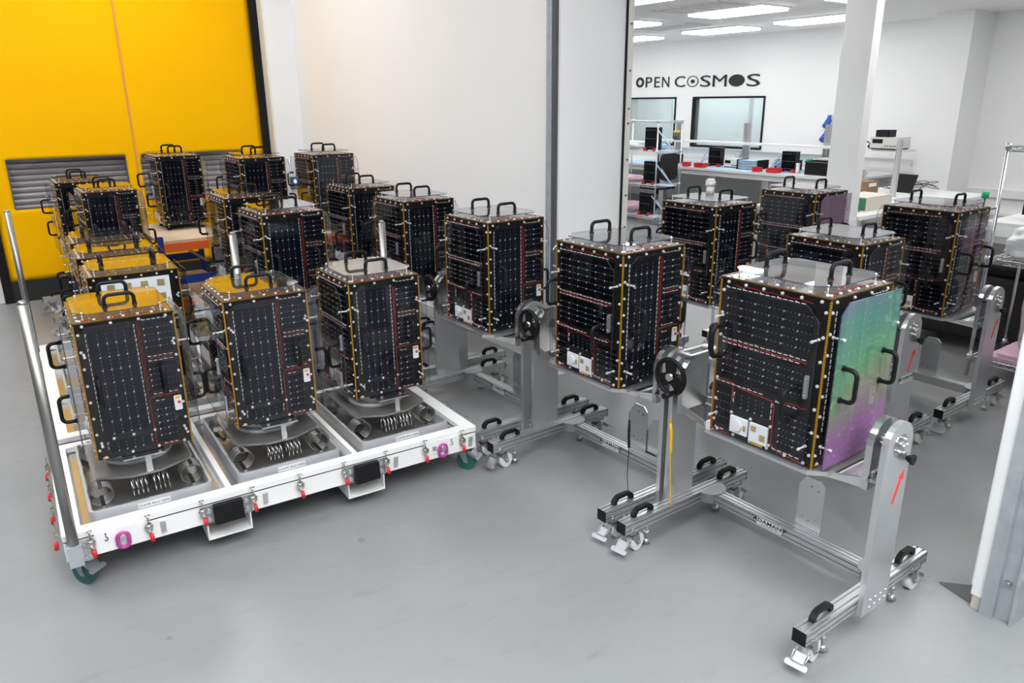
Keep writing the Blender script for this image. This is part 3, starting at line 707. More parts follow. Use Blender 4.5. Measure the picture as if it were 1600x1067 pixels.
def make_caster(parent, x, y, ztop, toe=0, wheel_r=.041, m='nylon', pedal=True, side=-1):
    c = part('caster', MB().cbox((0, 0, -.006), (.075, .055, .012)).cyl((0, 0, -.012), (0, 0, -.026), .022, 14).add(
        [(-.024, -.021, -.026), (.024, -.021, -.026), (.038, -.021, -ztop + wheel_r - .012), (.016, -.021, -ztop + wheel_r - .012), (-.024, -.018, -.026), (.024, -.018, -.026), (.038, -.018, -ztop + wheel_r - .012), (.016, -.018, -ztop + wheel_r - .012)],
        [(0, 1, 2, 3), (4, 5, 6, 7), (0, 1, 5, 4), (1, 2, 6, 5), (2, 3, 7, 6), (3, 0, 4, 7)]).add(
        [(-.024, .018, -.026), (.024, .018, -.026), (.038, .018, -ztop + wheel_r - .012), (.016, .018, -ztop + wheel_r - .012), (-.024, .021, -.026), (.024, .021, -.026), (.038, .021, -ztop + wheel_r - .012), (.016, .021, -ztop + wheel_r - .012)],
        [(0, 1, 2, 3), (4, 5, 6, 7), (0, 1, 5, 4), (1, 2, 6, 5), (2, 3, 7, 6), (3, 0, 4, 7)]).box(-.024, .024, -.021, .021, -.030, -.026)
        .cyl((.025, -.026, -ztop + wheel_r), (.025, .026, -ztop + wheel_r), .006, 8), 'zinc', parent, loc=(x, y, ztop), rot=(0, 0, R(toe)))
    for bx in (-.028, .028):
        part('bolt', MB().cyl((bx, -.02, 0), (bx, -.02, .02), .0055, 8).cyl((bx, -.02, .004), (bx, -.02, .010), .009, 6), 'steel', c)
    part('wheel', MB().cyl((.025, -.016, -ztop + wheel_r), (.025, .016, -ztop + wheel_r), wheel_r, 22).cyl((.025, -.0175, -ztop + wheel_r), (.025, .0175, -ztop + wheel_r), wheel_r * .4, 14), m, c)
    if pedal:
        part('brake_pedal', MB().prism([(-.030, -.018), (.030, -.018), (.024, -.060), (-.024, -.060)], -.002, 0, 'z').prism(rrect(-.040, .040, -.078, -.056, .008, 3), -.004, 0, 'z').cbox((-.022, -.03, -.008), (.004, .05, .016)).cbox((.022, -.03, -.008), (.004, .05, .016))
             .cyl((-.026, -.067, 0), (-.026, -.067, .001), .004, 8).cyl((.026, -.067, 0), (.026, -.067, .001), .004, 8), 'zinc', c, loc=(side * .040, 0, -.030), rot=(R(35), 0, R(-90 if side < 0 else 90)))
    return c
def round_top(hw, z0, zc, n=12):
    return [(-hw, z0), (hw, z0)] + [(hw * math.cos(R(180 * i / n)), zc + hw * math.sin(R(180 * i / n))) for i in range(n + 1)]

def make_stand(label, dz=0.0):
    t = thing('rotating_stand', label, 'stand')
    HY = .435; ZB = .138
    for sy in (-1, 1):
        b = part('foot_beam', profile('x', -.40, .43, sy * HY, ZB), 'alu_profile', t)
        for ex in (-.403, .43): part('end_cap', MB().box(ex, ex + .003, sy * HY - .026, sy * HY + .026, ZB - .026, ZB + .026), 'black_rubber', b)
        for hx in (-.27, .31): mk('handle', RH, b, (hx, sy * HY + .004, ZB + .026))
        for cx, s in ((-.33, -1), (.36, 1)): 
            c = make_caster(t, cx, sy * HY, ZB - .026, 0 if s > 0 else 8, side=s)
        for cx in (-.24, .24):
            f = part('levelling_foot', MB().cyl((cx, sy * HY, ZB - .026), (cx, sy * HY, .018), .006, 8).cyl((cx, sy * HY, .055), (cx, sy * HY, .065), .011, 6), 'chrome', t)
            part('foot_pad', MB().cyl((cx, sy * HY, .012), (cx, sy * HY, .028), .020, 14, 0, .008), 'chrome', f)
        # gusset where the cross rail joins
        g = [(.15 + .075 * math.cos(R(a)) * (1 if True else 0), -sy * .0 + .075 * math.sin(R(a)) * -sy) for a in range(0, 181, 20)]
        part('joint_bracket', MB().prism([(x, y + sy * (HY - .026)) for x, y in g], ZB + .0265, ZB + .030, 'z').prism([(.15 + (x - .15) * .8, y * .8 + sy * (HY - .026)) for x, y in g], ZB - .024, ZB + .020, 'z'), 'zinc', t)
        # post
        y0 = sy * (HY + .027); y1 = sy * (HY + .049)
        p = part('post', MB().prism(round_top(.086, .10, .765), min(y0, y1), max(y0, y1), 'y'), 'post_alu', t)
        yo = y1; e = .004 * sy
        mb = MB()
        for i in range(4):
            for j in range(2): mb.cyl((-.05 + .035 * i + .012, yo - e, .125 + .03 * j), (-.05 + .035 * i + .012, yo + e, .125 + .03 * j), .0055, 8)
        part('bolts', mb, 'chrome', p, stuff=True)
        # arm of the cradle hanging from the axle
        a0 = sy * (HY - .0); a1 = sy * (HY - .025)
        ar = part('cradle_arm', MB().prism(round_top(.086, .598 + dz, .765), min(a0, a1), max(a0, a1), 'y'), 'alu', t)
        mb = MB()
        for i in (-.04, .04): mb.cyl((i, a0 - .002 * sy, .612 + dz), (i, a0 + .004 * sy, .612 + dz), .006, 8)
        for i in range(6): mb.cyl((.03 * math.cos(R(60 * i)), a0, .765 + .03 * math.sin(R(60 * i))), (.03 * math.cos(R(60 * i)), a0 + .006 * sy, .765 + .03 * math.sin(R(60 * i))), .005, 8)
        part('bolts', mb, 'chrome', ar, stuff=True)
        part('axle', MB().cyl((0, a1, .765), (0, y0, .765), .026, 18), 'chrome', t)
        if sy < 0:
            text_label('label', ar, .10, .042, ADA, (-.02, a0 - .001, .645 + dz), (0, 0, 0))
            mb = MB().cyl((0, yo + .001, .765), (0, yo - .0025, .765), .043, 20, 0)
            for i in range(5): mb.cyl((.026 * math.cos(R(72 * i)), yo, .765 + .026 * math.sin(R(72 * i))), (.026 * math.cos(R(72 * i)), yo - .016, .765 + .026 * math.sin(R(72 * i))), .005, 8, 1)
            mb.cyl((0, yo, .765), (0, yo - .018, .765), .008, 8, 1)
            part('bearing_plate', mb, ['steel', 'chrome'], p)
            part('index_knob', MB().cyl((.062, yo, .70), (.062, yo - .02, .70), .009, 12, 0).cyl((.062, yo - .008, .70), (.062, yo - .018, .70), .014, 14).cyl((.062, yo - .018, .70), (.062, yo - .026, .70), .019, 16), 'black_rubber', p)
            # arrow sticker
            part('red_arrow', MB().prism([(.0, .535), (.014, .535), (.047, .622), (.058, .616), (.058, .655), (.022, .632), (.033, .628)], yo - .0012, yo, 'y'), 'red_arrow', p)
            text_label('label', p, .085, .035, (('ADAMANT', .018, .004, 1.35, .0004), ('COMPOSITES', .006, -.009, 1.9, 0)), (.0, yo - .001, .47), (0, R(0), 0)) if False else None
        else:
            # worm gearbox with handwheel on the far post
            gb = part('gearbox', MB().box(-.03, .13, HY + .020, HY + .050, .725, .85).box(-.02, .12, HY + .012, HY + .02, .70, .84).box(-.045, -.03, HY - .005, HY + .048, .725, .83), 'alu', t)
            part('top_bracket', ring(rrect(-.05, .14, HY - .03, HY + .050, .006, 2), rrect(-.03, .10, HY - .012, HY + .035, .006, 2), .852, .860, 'z', MB()), 'alu_profile', gb)
            hw = part('handwheel', MB(), 'black_rubber', t) if False else None
            cx, cy, cz, r = -.135, HY + .005, .775, .076
            mb = MB().tube([(cx, cy + r * math.cos(R(a)), cz + r * math.sin(R(a))) for a in range(0, 360, 12)], .0105, 8, closed=True)
            for a in (90, 210, 330):
                p0 = Vector((cx, cy, cz)); p1 = Vector((cx, cy + r * math.cos(R(a)), cz + r * math.sin(R(a)))); s = (p1 - p0).normalized().cross(Vector((1, 0, 0)))
                mb.add([p0 + s * .022 + Vector((k, 0, 0)) for k in (-.004, .004)] + [p1 + s * .034 + Vector((k, 0, 0)) for k in (-.004, .004)] + [p1 - s * .034 + Vector((k, 0, 0)) for k in (-.004, .004)] + [p0 - s * .022 + Vector((k, 0, 0)) for k in (-.004, .004)],
                       [(0, 2, 4, 6), (1, 7, 5, 3), (0, 1, 3, 2), (2, 3, 5, 4), (4, 5, 7, 6), (6, 7, 1, 0)])
            hw = part('handwheel', mb, 'black_rubber', t)
            part('hub', MB().cyl((cx - .014, cy, cz), (-.04, cy, cz), .017, 16), 'steel', hw)
            part('crank_grip', MB().cyl((cx, cy - .035, cz - .06), (cx - .075, cy - .035, cz - .06), .011, 12, 0, .014), 'black_rubber', hw)
    cr = part('cross_rail', profile('y', -HY + .026, HY - .026, .15, ZB), 'alu_profile', t)
    text_label('label', cr, .125, .034, ADA, (.15 - .0275, .06, ZB + .002), (0, 0, R(-90)))
    # cradle: chamfered base plate under the load and tapered brackets to the arms
    a, b, c = .215, .275, .05
    poly = [(-a + c, -b), (a - c, -b), (a, -b + c), (a, b - c), (a - c, b), (-a + c, b), (-a, b - c), (-a, -b + c)]
    oy = -.06
    part('cradle_plate', MB().prism([(x - .01, y + oy) for x, y in poly], .640 + dz, .6565 + dz, 'z'), 'alu_profile', t)
    for sy in (-1, 1):
        yy = sy * b * .86 + oy; ye = sy * (HY - .025)
        part('cradle_bracket', MB().add([(-.17, yy, .63 + dz), (.17, yy, .63 + dz), (.086, ye, .602 + dz), (-.086, ye, .602 + dz), (-.17, yy, .643 + dz), (.17, yy, .643 + dz), (.086, ye, .615 + dz), (-.086, ye, .615 + dz)],
             [(0, 1, 2, 3), (4, 5, 6, 7), (0, 1, 5, 4), (1, 2, 6, 5), (2, 3, 7, 6), (3, 0, 4, 7)]), 'alu_mirror', t)
        for sx in (-1, 1):
            part('cradle_rib', MB().add([(sx * .17, yy, .643 + dz), (sx * .086, ye, .615 + dz), (sx * .086, ye, .64 + dz), (sx * .16, yy, .643 + dz), (sx * .078, ye, .615 + dz), (sx * .078, ye, .64 + dz)], [(0, 1, 2), (3, 5, 4), (0, 1, 4, 3), (1, 2, 5, 4), (2, 0, 3, 5)]), 'alu', t)
    # stop plate on the cross rail
    sp = part('stop_plate', MB().prism([(-.06, .12), (.055, .12), (.055, .37), (.025, .41), (-.035, .41), (-.06, .385)], .178, .184, 'x'), 'alu', t, loc=(0, -.08, 0))
    mb = MB()
    for y, z in ((-.03, .36), (.0, .37), (-.03, .22), (.0, .21), (.03, .22)): mb.cyl((.172, y, z), (.190, y, z), .004, 8)
    part('bolts', mb, 'steel', sp, stuff=True)
    return t

STANDS = [('E3', 2.46, 1.591, 'aluminium rotating stand carrying the nearest, shimmering satellite'), ('E2', 2.465, 2.589, 'aluminium rotating stand under the central satellite before the doorway panel'),
          ('E1', 2.47, 3.637, 'aluminium rotating stand just right of the front white trolley'), ('D4', 2.62, 4.71, 'rotating stand against the white wall behind the trolley'),
          ('D3', 2.64, 5.71, 'rotating stand near the white wall, in front of the orange bench'), ('D2', 1.68, 4.72, 'rotating stand directly behind the front trolley'),
          ('D1', 1.73, 5.73, 'rotating stand right of the blue and orange bench'), ('C1', .97, 6.795, 'rotating stand behind the back trolley'), ('C0', .90, 7.82, 'rotating stand whose feet show just before the yellow door'),
          ('F1', 3.95, 3.26, 'rotating stand inside the doorway next to the reveal'), ('F2', 4.99, 3.25, 'rotating stand in front of the white column'),
          ('F3', 3.85, 2.245, 'rotating stand right behind the shimmering satellite, low cradle'), ('F4', 4.81, 2.235, 'rightmost rotating stand, beside the wire shelf rack')]
sp0 = make_stand('x'); sp1 = make_stand('x', -.083)
STD = {}
for k, x, y, label in STANDS:
    STD[k] = dup(sp1 if k == 'F3' else sp0, (x, y, 0), 0, label, 'aluminium rotating stands')
    z = SAT[k].location.z
    if k != 'F3':
        SAT[k].location.z = .657
    else: SAT[k].location.z = .575
for c in [c for c in STD['F3'].children if c.name.split('.')[0] == 'post'][:1]:
    text_label('label', c, .11, .04, ADA, (0, -.486, .50), (0, 0, 0))
drop(sp0); drop(sp1)
# second, tilted stop plate on the central stand
mb = MB().prism([(-.05, .0), (.06, .0), (.065, .22), (.03, .26), (-.03, .27), (-.055, .24)], .186, .191, 'x')
part('stop_plate', mb, 'alu', STD['E2'], loc=(0, -.13, .13), rot=(R(28), 0, 0))
# hanging cords
t = tag(part('ground_cord', MB().tube([(2.335, 2.02, .60), (2.33, 2.02, .56), (2.34, 2.015, .50), (2.32, 2.0, .40), (2.31, 1.985, .30), (2.315, 1.98, .205), (2.315, 1.98, .175)], .0025, 6).tube([(2.33, 2.02, .56), (2.335, 2.016, .52), (2.33, 2.008, .44), (2.325, 2.005, .42)], .007, 8)
     , 'cord_yellow', None), 'thin yellow coiled cord hanging beside the rear post of the nearest stand', 'cord')
t = tag(part('ground_cord', MB().tube([(2.22, 2.16, .60), (2.215, 2.155, .56), (2.21, 2.15, .48), (2.215, 2.15, .42), (2.20, 2.14, .30), (2.21, 2.14, .22)], .002, 6).tube([(2.215, 2.155, .56), (2.212, 2.152, .50), (2.214, 2.15, .43)], .006, 8)
     .tube([(2.21 + .008 * math.cos(R(a)), 2.14, .212 + .008 * math.sin(R(a))) for a in range(0, 360, 30)], .002, 6, closed=True), 'black_rubber', None), 'thin black cord hanging below the central satellite cradle', 'cord')

# ================================================================== TROLLEYS
def coil(mb, c, axis, length, r, loops, wr=.0045):
    pts = []; n = loops * 12
    for i in range(n + 1):
        a = 2 * math.pi * i / 12; l = -length / 2 + length * i / n
        p = (l, r * math.cos(a), r * math.sin(a)) if axis == 'x' else (r * math.cos(a), l, r * math.sin(a))
        pts.append((c[0] + p[0], c[1] + p[1], c[2] + p[2]))
    return mb.tube(pts, wr, 6)
def make_trolley(label, loaded_yaw=0):
    t = thing('transport_trolley', label, 'trolley')
    HX, HY = .955, .49; Z0, Z1, Z2 = .150, .243, .268
    part('base', ring(rrect(-HX, HX, -HY, HY, .01, 1), rrect(-HX + .05, HX - .05, -HY + .05, HY - .05, .01, 1), Z0, Z1 - .005, 'z', MB()).box(-HX + .05, HX - .05, -HY + .05, HY - .05, Z0 + .02, Z0 + .03), 'white_paint', t)
    part('seam_gasket', ring(rrect(-HX - .001, HX + .001, -HY - .001, HY + .001, .01, 1), rrect(-HX + .05, HX - .05, -HY + .05, HY - .05, .01, 1), Z1 - .005, Z1, 'z', MB()), 'black_rubber', t)
    part('rim', ring(rrect(-HX - .001, HX + .001, -HY - .001, HY + .001, .012, 3), rrect(-HX + .07, HX - .07, -HY + .06, HY - .06, .008, 3), Z1, Z2, 'z', MB()), 'white_paint', t)
    part('deck', MB().box(-HX + .06, HX - .06, -HY + .055, HY - .055, .222, .232), 'tray_grey', t)
    for x in (-.30, .30): part('divider', MB().box(x - .012, x + .012, -HY + .06, HY - .06, .235, .270), 'white_paint', t)
    for x in (-.60, 0, .60):
        hx, hy = .245, .395
        tr = part('tray', ring(rrect(x - hx, x + hx, -hy, hy, .03, 5), rrect(x - hx + .012, x + hx - .012, -hy + .012, hy - .012, .022, 5), .232, .292, 'z', MB()), 'tray_grey', t)
        part('tray_floor', MB().box(x - hx + .01, x + hx - .01, -hy + .01, hy - .01, .233, .238), 'steel_plate', tr)
        part('tray_flange', ring(rrect(x - hx - .03, x + hx + .03, -hy - .035, hy + .035, .01, 2), rrect(x - hx, x + hx, -hy, hy, .01, 2), .2325, .238, 'z', MB()), 'alu', tr)
        text_label('label', tr, .13, .024, (('CLAMP BAG HERE', .0135, 0, 1.1, 0),), (x + .0, -hy - .001, .268), (0, 0, 0))
        # shock mount
        hexp = [(x - .225, -.06), (x - .075, -.225), (x + .105, -.225), (x + .225, -.06), (x + .225, .06), (x + .105, .225), (x - .075, .225), (x - .225, .06)]
        sm = part('shock_mount', MB().prism([(x - .205, -.17), (x - .195, -.20), (x - .06, -.265), (x + .06, -.265), (x + .195, -.20), (x + .205, -.17), (x + .205, .17), (x + .195, .20), (x + .06, .265), (x - .06, .265), (x - .195, .20), (x - .205, .17)], .345, .355, 'z'), 'mount_plate', t)
        part('carrier_ring', MB().cyl((x, 0, .355), (x, 0, .372), .15, 32).cyl((x, 0, .372), (x, 0, .415), .125, 32), 'nylon', sm)
        part('support_block', MB().box(x - .09, x + .09, -.16, .16, .415, .432), 'black_rubber', sm)
        part('support_strut', MB().box(x + .005, x + .03, -.255, -.235, .355, .432).box(x - .08, x + .09, -.255, -.14, .425, .432), 'alu', sm)
        for sx, sy in ((-1, -1), (1, -1), (-1, 1), (1, 1)):
            part('wire_isolator', coil(MB(), (x + sx * .185, sy * .215, .292), 'y', .085, .048, 6, .0032), 'wire_rope', sm)
            part('isolator_bar', MB().box(x + sx * .185 - .008, x + sx * .185 + .008, sy * .215 - .055, sy * .215 + .055, .238, .250), 'steel_dark', sm); part('isolator_bar', MB().box(x + sx * .185 - .008, x + sx * .185 + .008, sy * .215 - .055, sy * .215 + .055, .333, .345), 'steel_dark', sm)
        for xx in (-.035, .055): part('wire_isolator', coil(MB(), (x + xx, -.232, .290), 'x', .075, .044, 4, .0035), 'steel', sm)
    # toggle latches, catches, lifting rings, fork pockets
    lm = MB()
    lm.cbox((0, -.012, 0), (.022, .012, .038)); lm.cyl((0, -.016, .018), (0, -.016, .058), .0035, 8); lm.cbox((0, -.016, .058), (.022, .005, .004)); lm.cbox((-.012, -.020, .004), (.004, .016, .02)); lm.cbox((.012, -.020, .004), (.004, .016, .02))
    lm.cyl((-.018, -.018, .008), (.018, -.018, .008), .004, 8); lm.cyl((0, -.018, -.01), (.004, -.024, -.03), .004, 8)
    LM = lm.mesh('toggle_latch', 'steel'); TIP = MB().cyl((.004, -.024, -.026), (.007, -.028, -.058), .0085, 10).mesh('red_grip', 'red_tip')
    CM = MB().box(-.011, .011, -.004, 0, -.03, .028).box(-.011, .011, -.012, -.004, .006, .028).cyl((0, -.004, -.016), (0, -.007, -.016), .005, 8).mesh('latch_catch', 'alu_profile')
    def latch(x, y, rz):
        l = mk('toggle_latch', LM, t, (x, y, .214), (0, 0, R(rz))); mk('red_grip', TIP, l)
    for i in range(9):
        for s, rz in ((-1, 0), (1, 180)): latch(-.86 + .215 * i, s * HY, rz)
        for s, rz in ((-1, 0), (1, 180)):
            if i != 4 : mk('latch_catch', CM, t, (-.86 + .215 * i + (.055 if i else -.045), s * HY, .196), (0, 0, R(rz)))
    for i in range(4):
        for s, rz in ((-1, -90), (1, 90)): latch(s * HX, -.36 + .24 * i, rz)
    for sx in (-1, 1):
        for sy, rz in ((-1, 0), (1, 180)):
            lp = part('lifting_plate', MB().box(sx * .745 - .10, sx * .745 + .10, min(sy * HY, sy * (HY + .006)), max(sy * HY, sy * (HY + .006)), .155, .25), 'white_paint', t)
            rg = rrect(-.021, .021, -.035, .03, .02, 6)
            part('lifting_ring', MB().tube([(sx * .745 + x, sy * (HY + .016), .20 + z - .006) for x, z in rg], .0085, 8, closed=True), 'magenta', t)
            part('ring_bolt', MB().cyl((sx * .745, sy * HY, .208), (sx * .745, sy * (HY + .028), .208), .013, 12), 'chrome', t)
            st = part('hook_sticker', MB().prism(rrect(sx * .745 - .085 if sx < 0 else sx * .745 + .03, sx * .745 - .035 if sx < 0 else sx * .745 + .08, .20, .245, .006, 3), min(sy * (HY + .006), sy * (HY + .007)), max(sy * (HY + .006), sy * (HY + .007)), 'y'), 'label_white', t)
            hx = sx * .745 - .06 if sx < 0 else sx * .745 + .055; yy = sy * (HY + .009)
            part('hook_symbol', MB().tube([(hx, yy, .230), (hx, yy, .222)] + [(hx + .007 * math.sin(R(a)), yy, .214 + .007 * math.cos(R(a))) for a in range(0, 241, 30)], .0018, 6).cyl((hx, yy, .236), (hx, yy + .0005, .236), .004, 8), 'ink', st)
    for x in (-.325, .325):
        fp = part('fork_pocket', MB().box(x - .095, x - .089, -HY - .004, HY + .004, .072, .165).box(x + .089, x + .095, -HY - .004, HY + .004, .072, .165).box(x - .095, x + .095, -HY - .004, HY + .004, .066, .073), 'white_paint', t)
        for sy in (-1, 1):
            yf = sy * HY; yo = sy * (HY + .04)
            part('bumper', MB().prism([(min(yf, yo), .150), (max(yf, yo), .150), (max(yf, yo) - (.012 if sy > 0 else 0), .235), (min(yf, yo) + (.012 if sy < 0 else 0), .235)], x - .062, x + .062, 'x'), 'black_rubber', fp)
            for s in (-1, 1):
                bp = part('bumper_plate', MB().box(x + s * .08 - .022, x + s * .08 + .022, min(yf, sy * (HY + .007)), max(yf, sy * (HY + .007)), .15, .235), 'zinc', fp)
                part('bolts', MB().cyl((x + s * .08, sy * (HY + .006), .172), (x + s * .08, sy * (HY + .015), .172), .010, 10).cyl((x + s * .08, sy * (HY + .006), .212), (x + s * .08, sy * (HY + .015), .212), .010, 10), 'chrome', bp, stuff=True)
    # guide poles on two corners
    for sx, sy in ((-1, -1), (1, 1)):
        px, py = sx * (HX - .035), sy * (HY + .022)
        br = part('pole_bracket', MB().box(px - .026, px + .026, py - .024, py + .024, .145, .235).box(min(px - sx * .026, px - sx * .06), max(px - sx * .026, px - sx * .06), min(py - sy * .022, py - sy * .014), max(py - sy * .022, py - sy * .014), .14, .235)
                  .box(min(px + sx * .02, px + sx * .026), max(px + sx * .02, px + sx * .026), min(py, py - sy * .08), max(py, py - sy * .08), .14, .235), 'galv', t)
        mb = MB()
        for i in range(2):
            for j in range(3): mb.cyl((px - sx * (.036 + .015 * i), py - sy * .014, .16 + .028 * j), (px - sx * (.036 + .015 * i), py - sy * .006, .16 + .028 * j), .0055, 8)
        part('bolts', mb, 'chrome', br, stuff=True)
        part('guide_pole', MB().cyl((px, py, .20), (px, py, 1.225), .020, 20).cyl((px, py, 1.225), (px, py, 1.238), .020, 20, 0, .010), 'steel_pole', t)
    for sx in (-1, 1):
        for sy in (-1, 1):
            make_caster(t, sx * .915, sy * .40, .150, -50 if sy < 0 else 60, .052, 'green_wheel', True, 1 if sx < 0 else 1)
    return t
TR = make_trolley('front white transport trolley carrying three black satellites'); TR['group'] = 'white transport trolleys'
TR.location = (1.072, 3.60, 0); TR.rotation_euler = (0, 0, R(-3.2))
T2 = dup(TR, (.728, 5.15, 0), -93.2 + 180, 'back white transport trolley under the three satellites standing in file', 'white transport trolleys')

# ================================================================== BENCHES (orange and blue)
def bench(label, x0, x1, y0, y1, ztop, shelf=True):
    t = thing('workbench', label, 'workbench', ((x0 + x1) / 2, (y0 + y1) / 2, 0), 0, 'orange and blue workbenches')
    hx, hy = (x1 - x0) / 2, (y1 - y0) / 2
    part('bench_top', MB().box(-hx, hx, -hy, hy, ztop - .022, ztop), 'chipboard', t)
    for sx in (-1, 1):
        for sy in (-1, 1):
            p = part('upright', MB().box(sx * hx - .02, sx * hx + .02, sy * hy - .03, sy * hy + .03, 0, ztop + (.04 if sx < 0 and sy < 0 else -.022)), 'blue', t)
            mb = MB()
            for k in range(9): mb.cyl((sx * hx, sy * hy + sy * .03, .08 + .08 * k), (sx * hx, sy * hy + sy * .032, .08 + .08 * k), .008, 8)
            part('slot_holes', mb, 'black_gloss', p, stuff=True)
    for sy in (-1, 1):
        part('beam', MB().box(-hx + .02, hx - .02, sy * hy - .02, sy * hy + .02, ztop - .092, ztop - .022), 'orange', t)
        part('beam', MB().box(-hx + .02, hx - .02, sy * hy - .015, sy * hy + .015, .42, .49), 'blue', t)
        if shelf: part('beam', MB().box(-hx + .02, hx - .02, sy * hy - .02, sy * hy + .02, .22, .285), 'orange', t)
    if shelf: part('lower_shelf', MB().box(-hx + .01, hx - .01, -hy, hy, .285, .30), 'chipboard', t)
    part('brace', MB().tube([(-hx * .2, hy, .70), (hx * .8, -hy, .46)], .012, 6), 'chipboard', t)
    return t
bench('wooden bench with orange beam and blue posts, left, before the yellow door', 1.33, 1.92, 6.83, 7.95, .80)
bench('wooden bench with orange beam by the white wall, mostly behind satellites', 1.99, 3.10, 6.35, 7.15, .80)
# small control box with blue light on the corner boxing
t = thing('control_box', 'small grey button box with a blue light on the white corner', 'control box', (3.25, 8.75, 1.02))
part('housing', MB().box(-.05, .05, -.05, 0, -.07, .07), 'dark_grey', t); part('button', MB().cyl((0, -.05, .02), (0, -.06, .02), .022, 14), 'blue_led', t)

# ================================================================== LAB BEYOND THE DOORWAY
def wire_rack(label, x0, x1, y0, y1, ztop, shelves, m='chrome', group=None):
    t = thing('wire_rack', label, 'shelf rack', ((x0 + x1) / 2, (y0 + y1) / 2, 0), 0, group); hx, hy = (x1 - x0) / 2, (y1 - y0) / 2
    for sx in (-1, 1):
        for sy in (-1, 1):
            p = part('post', MB().cyl((sx * hx, sy * hy, .02), (sx * hx, sy * hy, ztop + .02), .0125, 10), m, t)
            for z in shelves: part('collar', MB().cyl((sx * hx, sy * hy, z - .02), (sx * hx, sy * hy, z + .02), .019, 10), m, t)
    for z in shelves:
        mb = MB()
        for s in (-1, 1):
            for dz in (0, -.03): mb.tube([(s * hx, -hy, z + dz), (s * hx, hy, z + dz)], .004, 5).tube([(-hx, s * hy, z + dz), (hx, s * hy, z + dz)], .004, 5)
            n = int(2 * hy / .05); mb.tube([(s * hx, -hy + 2 * hy * i / n, z - (.03 if i % 2 else 0)) for i in range(n + 1)], .003, 4)
            n = int(2 * hx / .05); mb.tube([(-hx + 2 * hx * i / n, s * hy, z - (.03 if i % 2 else 0)) for i in range(n + 1)], .003, 4)
        n = int(2 * hy / .03)
        for i in range(1, n): mb.tube([(-hx, -hy + 2 * hy * i / n, z), (hx, -hy + 2 * hy * i / n, z)], .0025, 4)
        part('wire_shelf', mb, m, t)
    return t
wire_rack('chrome wire shelf rack just inside the doorway, holding small black satellites', 8.95, 9.50, 8.36, 9.45, 1.60, (.12, .62, 1.14, 1.60))
def cubesat(label, x, y, z, h, group, sd=-1):
    t = thing('small_satellite', label, 'satellite', (x, y, z), 0, group)
    part('body', MB().box(0, .12, -.12, .12, .02, h), 'frame_black', t)
    part('solar_face', MB().box(-.004, 0, -.12, .12, .02, h), 'cell', t)
    mb = MB()
    for k in (.12, .5, .88):
        for j in range(5): mb.cbox((-.006, -.09 + .045 * j, .02 + (h - .02) * k), (.004, .012, .004))
    part('white_marks', mb, 'dot', t, stuff=True)
    part('foot', MB().box(-.03, .03, .08, .13, 0, .05).box(-.03, .03, -.13, -.08, 0, .05), 'red_box', t)
    part('support_bracket', MB().tube([(0, sd * .14, h * .9), (.10, sd * .38, .03)], .011, 5).tube([(.12, sd * .14, h * .7), (.10, sd * .38, .03)], .011, 5).box(-.05, .15, min(sd * .44, sd * .14), max(sd * .44, sd * .14), 0, .02), 'pale_blue', t)
    return t
cubesat('small black satellite on the upper shelf of the chrome rack', 9.0, 8.55, 1.145, .36, 'small satellites')
cubesat('small black satellite on the middle shelf of the chrome rack', 9.0, 8.55, .625, .36, 'small satellites')
cubesat('small black satellite on the lowest shelf of the chrome rack', 9.0, 8.62, .125, .36, 'small satellites')
def blob(name, label, cat, x, y, z, sx, sy, sz, m, seed, group=None, rough=.18):
    """crumpled bag or wrap: a noisy flattened dome resting on z"""
    rnd = random.Random(seed); bm = bmesh.new(); bmesh.ops.create_icosphere(bm, subdivisions=4, radius=1)
    ph = [(Vector((rnd.uniform(-1, 1), rnd.uniform(-1, 1), rnd.uniform(-1, 1))) * rnd.uniform(3, 9), rnd.uniform(0, 6)) for _ in range(10)]
    for v in bm.verts:
        n = sum(math.sin(v.co.dot(k) + p) for k, p in ph) / 10
        q = v.co * (1 + rough * n * 2); c = Vector((math.copysign(abs(q.x) ** .7, q.x), math.copysign(abs(q.y) ** .7, q.y), math.copysign(abs(q.z) ** .7, q.z)))
        v.co = Vector((c.x * sx / 2, c.y * sy / 2, max(0, (c.z + .9) * sz / 1.9)))
    me = bpy.data.meshes.new(name); bm.to_mesh(me); bm.free(); me.materials.append(M[m])
    o = mk(name, me, None, (x, y, z)); return tag(o, label, cat, group)
blob('foam_sheet', 'pale pink foam bundle on the lowest shelf of the chrome rack', 'foam', 9.22, 9.2, .125, .5, .45, .16, 'pink_foam', 3)
blob('foam_sheet', 'pink foam sheets on the middle shelf of the chrome rack', 'foam', 9.2, 9.2, .625, .45, .4, .10, 'pink_foam', 4)
blob('plastic_bag', 'small blue plastic bag behind the top small satellite', 'bag', 9.32, 8.62, 1.15, .2, .14, .10, 'blue_mat', 5)
blob('white_box_bag', 'white wrapped parcel on the upper shelf of the chrome rack', 'parcel', 9.25, 9.15, 1.16, .35, .4, .12, 'white_bag', 6)

